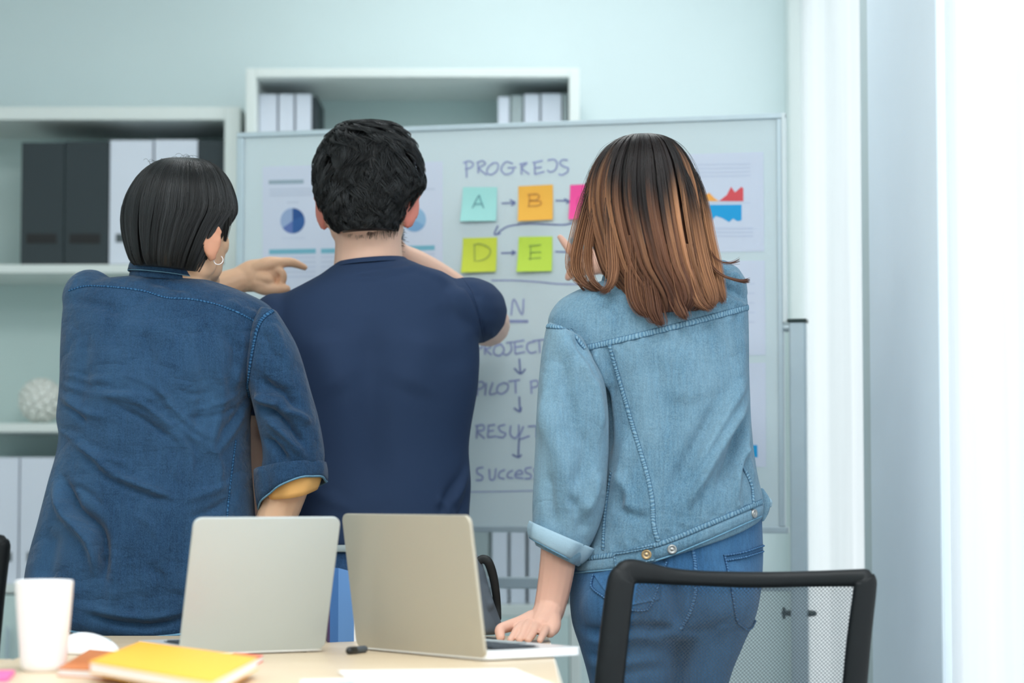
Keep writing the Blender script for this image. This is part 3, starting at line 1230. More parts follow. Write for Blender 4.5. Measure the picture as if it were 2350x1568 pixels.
writing('handwritten_word', [
    [(296, 180), (300, 250), (302, 330)], [(268, 188), (320, 170), (365, 192), (345, 232), (285, 248)],
    [(412, 180), (414, 288)], [(398, 186), (455, 168), (482, 198), (425, 240), (498, 306)],
    [(560, 190), (515, 225), (498, 275), (535, 302), (590, 270), (610, 215), (590, 186), (545, 192)],
    [(752, 195), (690, 176), (650, 212), (640, 262), (682, 298), (742, 280), (752, 238), (700, 236)], [(700, 236), (785, 230)],
    [(832, 200), (836, 300)], [(815, 200), (892, 184)], [(892, 188), (838, 238), (912, 298)],
    [(962, 182), (966, 300)], [(942, 186), (1042, 165)], [(962, 236), (1032, 230)], [(962, 298), (1058, 272)],
    [(1088, 162), (1150, 154), (1182, 190), (1166, 250), (1118, 276), (1086, 258)],
    [(1285, 160), (1232, 158), (1208, 192), (1245, 222), (1288, 238), (1278, 276), (1232, 304), (1196, 296)]],
    0.0033, M['ink'], c3)
for s in ([[(640, 580), (768, 575)], [(722, 545), (772, 575), (735, 602)]],
          [[(1165, 553), (1292, 556)], [(1248, 535), (1296, 560), (1270, 582)]],
          [[(1330, 772), (1250, 788), (1100, 785), (900, 780), (720, 800), (640, 840), (600, 876)], [(606, 795), (572, 880), (632, 872)]],
          [[(635, 1065), (770, 1060)], [(740, 1040), (774, 1060), (738, 1082)]],
          [[(1164, 1050), (1300, 1055)]]):
    writing('handwritten_arrow', s, 0.0034, M['ink_dark'], c3)
writing('handwritten_line', [[(540, 1330), (760, 1330), (1000, 1345), (1200, 1364), (1480, 1366)]], 0.003, M['ink'], c3)
writing('handwritten_word', [[(388, 188), (402, 105), (444, 185), (452, 103)]], 0.0036, M['ink'], c5)
writing('handwritten_arrow', [[(300, 218), (476, 219)]], 0.0065, M['ink'], c5)
writing('handwritten_word', [
    [(338, 335), (305, 350), (300, 385), (330, 395), (352, 365), (336, 334)],
    [(400, 325), (362, 330)], [(384, 328), (390, 365), (366, 392), (342, 382)],
    [(406, 322), (410, 388)], [(404, 325), (456, 316)], [(408, 352), (450, 346)], [(410, 387), (460, 376)],
    [(512, 322), (476, 332), (470, 362), (490, 382), (520, 374)], [(498, 320), (566, 312)], [(532, 316), (536, 382)],
    [(205, 330), (208, 392)], [(200, 332), (235, 328), (236, 355), (208, 362)],
    [(252, 328), (254, 390)], [(250, 330), (284, 328), (280, 355), (256, 362), (288, 392)]], 0.0036, M['ink'], c5)
for s in ([[(430, 410), (436, 486)], [(404, 460), (436, 488), (462, 464)]], [[(430, 605), (433, 680)], [(402, 664), (433, 683), (440, 660)]],
          [[(430, 815), (427, 860), (425, 915)], [(394, 904), (426, 918), (442, 904)]]):
    writing('handwritten_arrow', s, 0.0038, M['ink_dark'], c5)
writing('handwritten_word', [
    [(214, 538), (214, 602)], [(203, 536), (240, 530), (246, 555), (214, 572)], [(260, 535), (254, 600)],
    [(294, 533), (278, 592), (314, 588)], [(350, 535), (322, 550), (316, 580), (340, 592), (368, 572), (372, 545), (348, 534)],
    [(374, 528), (434, 520)], [(410, 524), (412, 590)]], 0.0036, M['ink'], c5)
writing('handwritten_word', [
    [(490, 530), (493, 592)], [(484, 530), (520, 524), (526, 550), (492, 562)]], 0.0036, M['ink'], c5)
writing('handwritten_word', [
    [(214, 755), (210, 822)], [(204, 757), (244, 752), (246, 778), (214, 786), (252, 822)],
    [(272, 755), (268, 815)], [(268, 756), (306, 750)], [(268, 785), (300, 780)], [(268, 816), (312, 810)],
    [(358, 750), (325, 760), (334, 784), (360, 796), (346, 816), (314, 812)],
    [(386, 755), (384, 800), (408, 820), (426, 798), (428, 750)], [(452, 758), (430, 822), (484, 808)],
    [(474, 760), (560, 752)], [(520, 756), (518, 816)]], 0.0036, M['ink'], c5)
writing('handwritten_word', [
    [(246, 970), (215, 976), (215, 1000), (240, 1015), (236, 1034), (207, 1036)], [(276, 978), (280, 1030), (302, 1028), (310, 975)],
    [(356, 982), (330, 995), (325, 1020), (354, 1030)], [(398, 985), (374, 998), (370, 1020), (398, 1026)],
    [(410, 1008), (446, 1002), (436, 985), (414, 996), (412, 1020), (452, 1026)],
    [(494, 970), (464, 976), (465, 996), (490, 1008), (486, 1026), (458, 1028)],
    [(540, 970), (510, 976), (511, 996), (536, 1008), (532, 1026), (504, 1028)]], 0.0036, M['ink'], c5)
writing('handwritten_line', [[(150, 1096), (330, 1094), (560, 1088)]], 0.002, M['ink'], c5)

# sticky notes, each curling up at its lower edge
def sticky(label, quad, col, letter, lcol):
    q = np.array(quad, float)
    c = board_pt(*q.mean(0))
    t = thing('sticky_note', label, 'sticky note', c, 'sticky notes on the whiteboard')
    nx, ny = 8, 10
    V = []
    for lift in (0.0012, 0.0):
        for j in range(ny + 1):
            for i in range(nx + 1):
                a, b = i / nx, j / ny
                p = (1 - a) * (1 - b) * q[0] + a * (1 - b) * q[1] + a * b * q[2] + (1 - a) * b * q[3]
                curl = 0.001 + 0.011 * max(0, b - 0.25) ** 1.6 + 0.004 * (1 - a) * b * b
                V.append(board_pt(p[0], p[1], curl + lift))
    w_ = nx + 1
    off = w_ * (ny + 1)
    Fc = []
    for j in range(ny):
        for i in range(nx):
            a = j * w_ + i
            Fc.append((a, a + w_, a + w_ + 1, a + 1))
            Fc.append((off + a, off + a + 1, off + a + w_ + 1, off + a + w_))
    mesh_obj('note', V, Fc, col, t)
    if letter:
        parts = [stroke(c3(s), 0.0026, 0.0062) for s in letter]
        V, Fc = join(parts)
        mesh_obj('letter', V, Fc, lcol, t, smooth=False)


def notecol(n, r, g, b):
    return plain('note_' + n, lin(r, g, b), 0.75, var=0.02)


def letcol(n, r, g, b):
    return plain('pencil_' + n, lin(r, g, b), 0.7, var=0.15, vscale=80)


sticky('pale aqua sticky note lettered A on the whiteboard', [(1063, 430), (1141, 430), (1140, 508), (1059, 509)], notecol('aqua', 172, 232, 228),
       [[(425, 505), (395, 560), (362, 630)], [(428, 500), (450, 570), (474, 630)], [(385, 590), (465, 588)]], letcol('aqua', 118, 172, 178))
sticky('orange sticky note lettered B on the whiteboard', [(1190, 428), (1269, 424), (1270, 505), (1191, 509)], notecol('orange', 255, 190, 76),
       [[(918, 495), (912, 612)], [(900, 497), (985, 492), (1012, 515), (985, 548), (920, 556)], [(920, 556), (1015, 560), (1028, 590), (985, 606), (900, 612)]], letcol('orange', 206, 146, 70))
sticky('bright pink sticky note lettered C, half behind the long brown hair', [(1309, 425), (1388, 421), (1387, 502), (1307, 505)], notecol('pink', 255, 84, 164),
       [[(1440, 520), (1395, 525), (1378, 580), (1395, 630), (1445, 636)]], letcol('pink', 226, 80, 150))
sticky('olive yellow sticky note lettered D below the aqua note', [(1063, 547), (1141, 545), (1140, 624), (1061, 627)], notecol('olive', 214, 226, 74),
       [[(382, 985), (386, 1145)], [(372, 985), (440, 976), (520, 1010), (538, 1060), (500, 1115), (430, 1142), (376, 1146)]], letcol('olive', 166, 180, 84))
sticky('lime green sticky note lettered E below the orange note', [(1191, 544), (1268, 543), (1268, 623), (1188, 625)], notecol('lime', 204, 234, 82),
       [[(930, 985), (926, 1145)], [(912, 995), (1030, 985)], [(920, 1060), (1032, 1056)], [(906, 1122), (1030, 1112)]], letcol('lime', 156, 186, 84))
sticky('blue sticky note behind the pointing hand and hair', [(1307, 547), (1385, 546), (1385, 625), (1306, 627)], notecol('blue', 66, 184, 214), None, None)


# printed sheets
def sheet(label, quad):
    q = np.array(quad, float)
    c = board_pt(*q.mean(0))
    t = thing('printed_sheet', label, 'paper', c, 'printed sheets on the whiteboard')
    V, Fc = plate(quad, 0.0002, 0.0010)
    mesh_obj('paper', V, Fc, M['paper'], t, smooth=False)
    return t


def prt(t, name, pts, col, lay=0):
    V, Fc = plate(pts, 0.0011, 0.0014 + 0.0002 * lay)
    return mesh_obj(name, V, Fc, col, t, smooth=False)


PC = {k: plain('print_' + k, lin(*v), 0.7, var=0.03) for k, v in dict(
    grey=(158, 178, 192), pale=(202, 211, 229), teal=(122, 186, 206), blue=(48, 96, 160), blue2=(36, 84, 148), mid=(98, 122, 184), light=(156, 178, 214),
    sky=(128, 172, 212), sky2=(150, 190, 222), red=(226, 84, 92), orange=(255, 176, 84), cyan=(20, 164, 226), line=(203, 212, 232)).items()}


def rect(x0, y0, x1, y1, sl=-0.02):
    return [(x0, y0), (x1, y0 + sl * (x1 - x0)), (x1, y1 + sl * (x1 - x0)), (x0, y1)]


def pie(t, cx, cy, r, parts):
    for a0, a1, c in parts:
        an = np.radians(np.linspace(a0, a1, max(3, int((a1 - a0) / 8))))
        prt(t, 'pie_slice', [(cx, cy)] + [(cx + r * math.sin(a), cy - r * 1.04 * math.cos(a)) for a in an], PC[c], 1)


s1 = sheet('wide printed report with two pie charts, left half of the whiteboard', [(603, 383), (1016, 371), (1016, 676), (603, 686)])
prt(s1, 'heading', rect(617, 414, 697, 423), PC['grey'])
for k in range(3):
    prt(s1, 'text_line', rect(619, 433 + 7 * k, 724, 437 + 7 * k), PC['pale'])
prt(s1, 'caption', rect(659, 463, 686, 467), PC['pale'])
pie(s1, 672, 507, 28, [(0, 65, 'blue2'), (65, 180, 'blue'), (180, 235, 'mid'), (235, 360, 'light')])
prt(s1, 'caption', rect(646, 546, 700, 549), PC['line'])
for x0, x1, y0 in ((618, 725, 573), (737, 845, 571), (862, 998, 566)):
    prt(s1, 'table_header', rect(x0, y0, x1, y0 + 11), PC['teal'])
    for k in range(5):
        prt(s1, 'table_row', rect(x0, y0 + 17 + 11 * k, x1, y0 + 22 + 11 * k), PC['pale' if k % 2 else 'line'])
pie(s1, 951, 504, 27, [(0, 120, 'sky2'), (120, 250, 'sky'), (250, 360, 'sky2')])
prt(s1, 'caption', rect(958, 432, 998, 437, -0.01), PC['pale'])
s2 = sheet('printed sheet with red, orange and blue charts beside the long hair', [(1430, 359), (1752, 349), (1754, 577), (1430, 583)])
for k in range(4):
    prt(s2, 'text_line', rect(1600, 377 + 9 * k, 1722, 380 + 9 * k), PC['line'])
prt(s2, 'orange_area', [(1520, 462), (1520, 446), (1560, 455), (1600, 448), (1612, 450), (1628, 443), (1640, 455), (1651, 462)], PC['orange'])
prt(s2, 'red_area', [(1650, 462), (1668, 448), (1678, 429), (1687, 442), (1702, 429), (1706, 433), (1706, 462)], PC['red'], 1)
prt(s2, 'axis_line', rect(1520, 464.5, 1722, 466.5, 0), PC['line'])
prt(s2, 'blue_area', [(1580, 471), (1702, 470), (1702, 506), (1692, 508), (1683, 502), (1673, 510), (1658, 501), (1643, 496), (1633, 507), (1622, 490), (1612, 483), (1580, 480)], PC['cyan'])
for k in range(3):
    prt(s2, 'text_line', rect(1620, 522 + 9 * k, 1728, 526 + 9 * k, 0), PC['line'])
s3 = sheet('printed sheet beside the raised denim shoulder, middle of the right column', [(1432, 603), (1755, 598), (1757, 815), (1432, 818)])
for k in range(5):
    prt(s3, 'text_line', rect(1560, 650 + 22 * k, 1732, 653 + 22 * k, 0), PC['line'])
s4 = sheet('printed sheet with a blue block beside the jacket, lowest on the right', [(1434, 838), (1757, 833), (1758, 1072), (1434, 1072)])
prt(s4, 'blue_block', [(1660, 1020), (1738, 1022), (1739, 1050), (1660, 1046)], PC['cyan'])

# ================================================================== tables
TZ = CAMZ - 0.264
EDGE_R = 0.067


def table(label, x0, x1, y0, y1, legs):
    t = thing('meeting_table', label, 'table', ((x0 + x1) / 2, (y0 + y1) / 2, 0))
    box('tabletop', x0, x1, y0, y1, TZ - 0.024, TZ, M['table'], t, bevel=0.002)
    V, Fc = join([box_geo(x1 - 0.0015, x1 + 0.0015, y0, y1, TZ - 0.023, TZ - 0.001)])
    mesh_obj('edge_band', V, Fc, M['table_edge'], t, smooth=False)
    for lx, ly in legs:
        box('leg', lx - 0.02, lx + 0.02, ly - 0.02, ly + 0.02, 0.0, TZ - 0.024, M['alu_white'], t, bevel=0.003)
    lx0, lx1 = min(a for a, b in legs), max(a for a, b in legs)
    ly0, ly1 = min(b for a, b in legs), max(b for a, b in legs)
    for yy in (ly0, ly1):
        box('apron', lx0 + 0.02, lx1 - 0.02, yy - 0.012, yy + 0.012, TZ - 0.074, TZ - 0.024, M['alu_white'], t)
    return t


table('pale wood meeting table holding two open laptops', -0.79, EDGE_R, 2.55, 4.52, [(-0.75, 2.6), (0.0, 2.6), (-0.75, 4.47), (0.0, 4.47)])
table('pale wood table end at the lower left, left of the mug', -1.75, -0.792, 2.55, 3.89, [(-1.7, 2.6), (-0.83, 2.6), (-1.7, 3.84), (-0.83, 3.84)])


def T(x, y, h=0.0):
    """point of the table plane (plus h) seen at a pixel"""
    d = np.array(ray(x, y))
    s = (TZ + h - CAMZ) / d[2]
    return np.array((0, 0, CAMZ)) + d * s


# ------------------------------------------------------------------ laptops
def laptop(label, corner, yaw, tilt, W_, Dp, Hh, lidmat, mirror=False):
    """corner: near hinge corner on the table; yaw: direction of the lid width; the base lies behind the lid"""
    t = thing('laptop', label, 'laptop', corner)
    wx = np.array((math.cos(yaw), math.sin(yaw), 0.0))     # along the hinge
    dy = np.array((-math.sin(yaw), math.cos(yaw), 0.0))    # base, away from the camera
    up = np.array((0, 0, 1.0))
    c = np.array(corner)
    sg = -1 if mirror else 1
    wx = wx * sg

    def rbox(c0, ax, ay, th, w_, h_, r=0.014, n=6):
        """rounded rectangle slab: c0 corner, ax/ay unit axes"""
        nz = np.cross(ax, ay)
        pts = []
        for cx_, cy_, a0 in ((w_ - r, r, -90), (w_ - r, h_ - r, 0), (r, h_ - r, 90), (r, r, 180)):
            for k in range(n + 1):
                a = math.radians(a0 + 90 * k / n)
                pts.append((cx_ + r * math.cos(a), cy_ + r * math.sin(a)))
        m = len(pts)
        V = [c0 + ax * p + ay * q + nz * th for p, q in pts] + [c0 + ax * p + ay * q for p, q in pts]
        Fc = [tuple(range(m)), tuple(range(2 * m - 1, m - 1, -1))] + [(i, i + m, (i + 1) % m + m, (i + 1) % m) for i in range(m)]
        return np.array(V), Fc
    hb = 0.014
    V, Fc = rbox(c + up * 0.002, wx, dy, hb * sg, W_, Dp)
    base = mesh_obj('base', V, Fc, M['silver_edge'], t, smooth=False, bevel=0.0012)
    for fx in (0.03, W_ - 0.03):
        for fy in (0.02, Dp - 0.02):
            V, Fc = tube([c + wx * fx + dy * fy, c + wx * fx + dy * fy + up * 0.003], [0.006, 0.006], n=10, caps=False)
            mesh_obj('foot', V, Fc, M['black'], base)
    V, Fc = rbox(c + up * (0.0035 + hb) + wx * 0.02 + dy * 0.03, wx, dy, 0.0006 * sg, W_ - 0.04, Dp * 0.48, r=0.004)
    kb = mesh_obj('keyboard', V, Fc, M['keys'], base, smooth=False)
    kp = []
    nx_, ny_ = 13, 5
    for i in range(nx_):
        for j in range(ny_):
            kw, kd = (W_ - 0.048) / nx_, (Dp * 0.48 - 0.008) / ny_
            kp.append(obox_geo(c + up * (0.0052 + hb) + wx * (0.024 + kw * (i + 0.5)) + dy * (0.034 + kd * (j + 0.5)), wx * kw * 0.44, dy * kd * 0.42, up * 0.0008))
    V, Fc = join(kp)
    stuff(mesh_obj('key', V, Fc, M['keys'], base, smooth=False))
    V, Fc = rbox(c + up * (0.0028 + hb) + wx * (W_ * 0.34) + dy * (Dp * 0.60), wx, dy, 0.0006 * sg, W_ * 0.32, Dp * 0.32, r=0.006)
    mesh_obj('trackpad', V, Fc, M['silver'], base, smooth=False)
    ld = up * math.cos(tilt) - dy * math.sin(tilt)
    lc = c + up * (0.004)
    V, Fc = rbox(lc, wx, ld, -0.006 * sg, W_, Hh)
    lid = mesh_obj('lid', V, Fc, lidmat, t, smooth=False, bevel=0.0015)
    nz = np.cross(wx, ld) * sg
    V, Fc = rbox(lc + wx * 0.01 + ld * 0.014 - nz * 0.0066, wx, ld, -0.0004 * sg, W_ - 0.02, Hh - 0.024, r=0.006)
    mesh_obj('screen', V, Fc, M['screen'], lid, smooth=False)
    V, Fc = tube([c + up * 0.013 + wx * 0.04 + dy * 0.008, c + up * 0.013 + wx * (W_ - 0.04) + dy * 0.008], [0.004, 0.004], n=10)
    mesh_obj('hinge', V, Fc, M['black'], lid)
    return t


# right laptop: near corner at (1114, 1519), hinge runs left and away, base runs right and away
cr_ = T(1113, 1519)
cl_ = T(818, 1491)
bl_ = T(1354, 1509)
yaw_r = math.atan2(cl_[1] - cr_[1], cl_[0] - cr_[0])
Wr = float(np.linalg.norm(cl_ - cr_))
Dr = float(np.linalg.norm(bl_ - cr_))
laptop('laptop with pale champagne lid, right of the pair on the table', cr_, yaw_r - math.pi, math.radians(8.0), Wr, Dr, 0.226, M['warm_silver'], mirror=True)
cl2 = T(411, 1508)
cr2 = T(746, 1500)
yaw_l = math.atan2(cr2[1] - cl2[1], cr2[0] - cl2[0])
laptop('laptop with cool silver-white lid, left of the pair on the table', cl2, 0.50, math.radians(16), 0.256, 0.20, 0.228, M['silver'])

# ------------------------------------------------------------------ mug
mc = T(99, 1541)
t = thing('mug', 'white ceramic mug at the lower left of the table', 'mug', mc)
prof = [(0.0, 0.002), (0.024, 0.0), (0.030, 0.003), (0.0335, 0.012), (0.036, 0.04), (0.0395, 0.08), (0.0425, 0.124), (0.0428, 0.131), (0.0418, 0.1335), (0.0400, 0.131), (0.0385, 0.10), (0.034, 0.03), (0.028, 0.010), (0.0, 0.008)]
th = np.linspace(0, 2 * math.pi, 40, endpoint=False)
A = cr(np.array(prof), 3)
R = np.array([[mc + np.array((max(r_, 0.0004) * math.cos(a), max(r_, 0.0004) * math.sin(a), z_)) for a in th] for r_, z_ in A])
V, Fc = rings_to_mesh(R)
mesh_obj('cup', V, Fc, M['mug'], t)
hp = [mc + np.array((-0.018 * k[0], 0.036 + 0.03 * k[0], k[1])) for k in ((0, 0.10), (0.6, 0.106), (1.0, 0.09), (1.0, 0.06), (0.6, 0.04), (-0.1, 0.038))]
V, Fc = tube(hp, [0.005] * 6, n=10)
mesh_obj('handle', V, Fc, M['mug'], t)

# ------------------------------------------------------------------ notebooks in front
def slab(corners, z0, z1, inset=0.0):
    c = np.array(corners)
    m = c.mean(0)
    c = m + (c - m) * (1 - inset)
    V = [(p[0], p[1], z0) for p in c] + [(p[0], p[1], z1) for p in c]
    n = len(c)
    return np.array(V), [tuple(range(n - 1, -1, -1)), tuple(range(n, 2 * n))] + [(i, (i + 1) % n, (i + 1) % n + n, i + n) for i in range(n)]


def notebook(label, corners, z, th, cover, page, sx=1):
    c = np.array([p[:2] for p in corners])
    t = thing('notebook', label, 'notebook', (c[:, 0].mean(), c[:, 1].mean(), z))
    V, Fc = slab(c, z, z + 0.0018)
    mesh_obj('back_cover', V, Fc, cover, t, smooth=False)
    V, Fc = slab(c, z + 0.0019, z + th - 0.0019, 0.012)
    mesh_obj('pages', V, Fc, page, t, smooth=False)
    V, Fc = slab(c, z + th - 0.0018, z + th)
    mesh_obj('front_cover', V, Fc, cover, t, smooth=False, bevel=0.0004)
    return t


zt2 = 0.012
notebook('tan brown notebook under the yellow one beside the mug', [T(132, 1553), T(420, 1568), T(470, 1534), T(205, 1508)], TZ, zt2, M['orange'], M['paper_white'])
ytop = zt2 + 0.017
notebook('yellow notebook with white page edges lying on the tan one', [T(205, 1518, ytop), T(486, 1567, ytop), T(592, 1509, ytop), T(322, 1472, ytop)], TZ + zt2, 0.017, M['yellow'], M['paper_white'])
# page block protruding at the open side
notebook('coral red notebook corner peeking from behind the yellow notebook', [T(505, 1509, 0.01), T(572, 1521, 0.01), T(604, 1504, 0.01), T(538, 1498, 0.01)], TZ, 0.010, M['red'], M['paper_white'])

# mouse
c = T(205, 1502)
t = thing('computer_mouse', 'white computer mouse behind the notebooks right of the mug', 'computer mouse', c)
V, Fc = ellipsoid((0, 0, 0), (0.052, 0.031, 0.030), nu=28, nv=16)
V[:, 2] = np.maximum(V[:, 2], -0.004)
V[:, 2] *= 1 - 0.25 * (V[:, 0] / 0.052)
yw = math.radians(-14)
Rm = np.array(((math.cos(yw), -math.sin(yw), 0), (math.sin(yw), math.cos(yw), 0), (0, 0, 1)))
zb_ = V[:, 2].min()
mesh_obj('shell', V @ Rm.T + c + np.array((0, 0, -zb_)), Fc, M['mug'], t)
V, Fc = tube([c + np.array((0.020, -0.005, 0.0265)), c + np.array((0.034, -0.008, 0.0215))], [0.0035, 0.0035], n=10)
mesh_obj('scroll_wheel', V, Fc, M['file_grey'], t)

# pink pad at the very corner
cc = [T(-70, 1572), T(18, 1566), T(34, 1548), T(-50, 1548)]
c = np.mean(cc, 0)
t = thing('note_pad', 'pink sticky note pad at the bottom left corner', 'note pad', c)
V, Fc = slab([p[:2] for p in cc], TZ, TZ + 0.004)
mesh_obj('sheet', V, Fc, M['pink'], t, smooth=False)
V, Fc = slab([p[:2] for p in cc], TZ + 0.0041, TZ + 0.006)
mesh_obj('sheet', V, Fc, M['pink'], t, smooth=False)

# loose papers near the bottom edge
def flat_paper(label, quad, z, printed=None):
    cc = [T(*p, z) for p in quad]
    c = np.mean(cc, 0)
    t = thing('sheet_of_paper', label, 'paper', c)
    V, Fc = slab([p[:2] for p in cc], TZ + z, TZ + z + 0.0006)
    mesh_obj('paper', V, Fc, M['paper_white'], t, smooth=False)
    for q, col in printed or ():
        pc = [T(*p, z + 0.0008) for p in q]
        V, Fc = slab([p[:2] for p in pc], TZ + z + 0.0007, TZ + z + 0.0010)
        mesh_obj('print', V, Fc, col, t, smooth=False)
    return t


flat_paper('white sheet with blue print at the bottom edge of the table', [(690, 1562), (700, 1660), (1180, 1660), (1060, 1552)], 0.0005,
           [([(770, 1566), (760, 1590), (970, 1590), (960, 1563)], PC['sky2'])])
flat_paper('plain white sheet in front of the champagne laptop', [(775, 1541), (860, 1600), (1310, 1590), (1180, 1536)], 0.0020)

# ------------------------------------------------------------------ pen by the laptop hinge
a, b = T(804, 1494, 0.006), T(836, 1490, 0.006)
t = thing('marker_pen', 'short dark marker pen lying behind the champagne laptop lid', 'pen', (a + b) / 2)
V, Fc = tube([a, (a + b) / 2, b], [0.006, 0.006, 0.006], n=12)
mesh_obj('barrel', V, Fc, M['bag'], t)
V, Fc = tube([a - (b - a) * 0.05, a + (b - a) * 0.3], [0.0066, 0.0066], n=12)
mesh_obj('cap', V, Fc, M['black'], t)

# ------------------------------------------------------------------ blue notebook standing between the laptops
c = T(770, 1474)
t = thing('standing_notebook', 'blue hardcover notebook standing upright between the two laptops', 'notebook', c)


def upright(name, p0, p1, y_top0, y_top1, th, mat):
    a, b = np.array(p0), np.array(p1)
    za = P(0, y_top0, a[1])[2] - TZ
    zb2 = P(0, y_top1, b[1])[2] - TZ
    d = b - a
    d /= np.linalg.norm(d)
    nrm = np.array((-d[1], d[0], 0)) * th
    V = [a, b, b + np.array((0, 0, zb2)), a + np.array((0, 0, za))]
    V = V + [v + nrm for v in V]
    Fc = [(0, 1, 2, 3), (7, 6, 5, 4), (0, 4, 5, 1), (1, 5, 6, 2), (2, 6, 7, 3), (3, 7, 4, 0)]
    return mesh_obj(name, V, Fc, mat, t, smooth=False)


upright('spine', T(757, 1475), T(776, 1474), 1303, 1304, 0.004, M['blue_cover'])
upright('front_cover', T(776, 1474), T(776, 1474) + np.array((0.085, 0.055, 0)), 1304, 1334, 0.004, M['blue_cover2'])
upright('back_cover', T(757, 1475), T(757, 1475) + np.array((-0.012, 0.10, 0)), 1303, 1318, 0.004, M['purple'])
upright('pages', T(752, 1474), T(756, 1474.5), 1330, 1312, 0.09, M['paper_white'])

# ------------------------------------------------------------------ bag
t = thing('backpack', 'soft grey backpack with black strap behind the champagne laptop', 'bag', T(1090, 1460))
SB = [(1040, 1268, 1090, 1268, 0.02), (1020, 1282, 1104, 1284, 0.05), (1012, 1310, 1112, 1310, 0.06), (1008, 1350, 1122, 1350, 0.066), (1004, 1400, 1140, 1400, 0.07), (1000, 1440, 1154, 1440, 0.07), (1006, 1455, 1152, 1455, 0.065)]
DB = 4.425
V, Fc, ed = remesh([loft(SB, DB)], 0.005, 2)
V = sculpt(V, Fc, [([(1104, 1300), (1116, 1330), (1122, 1350)], 5, 0.006), ([(1112, 1340), (1126, 1372), (1128, 1400)], 5, 0.006), ([(1120, 1390), (1140, 1420), (1148, 1450)], 6, -0.006)])
V[:, 2] = np.maximum(V[:, 2], TZ + 0.001)
mesh_obj('body', V, Fc, M['bag'], t)
V, Fc = tube([P(x, y, 4.40 + d) for x, y, d in ((1096, 1290, 0.0), (1108, 1284, 0.0), (1120, 1290, 0.0), (1130, 1316, 0.01), (1137, 1352, 0.02), (1141, 1390, 0.03), (1143, 1420, 0.03))],
             [0.0065, 0.0085, 0.0085, 0.0082, 0.0075, 0.007, 0.006], n=12, flat=((0, 1, 0.2), 0.5))
mesh_obj('strap', V, Fc, M['strap'], t)
V, Fc = tube([P(x, y, 4.362) for x, y in ((1060, 1300), (1070, 1340), (1074, 1390), (1076, 1440))], [0.002] * 4, n=8)
mesh_obj('zip', V, Fc, M['strap'], t)


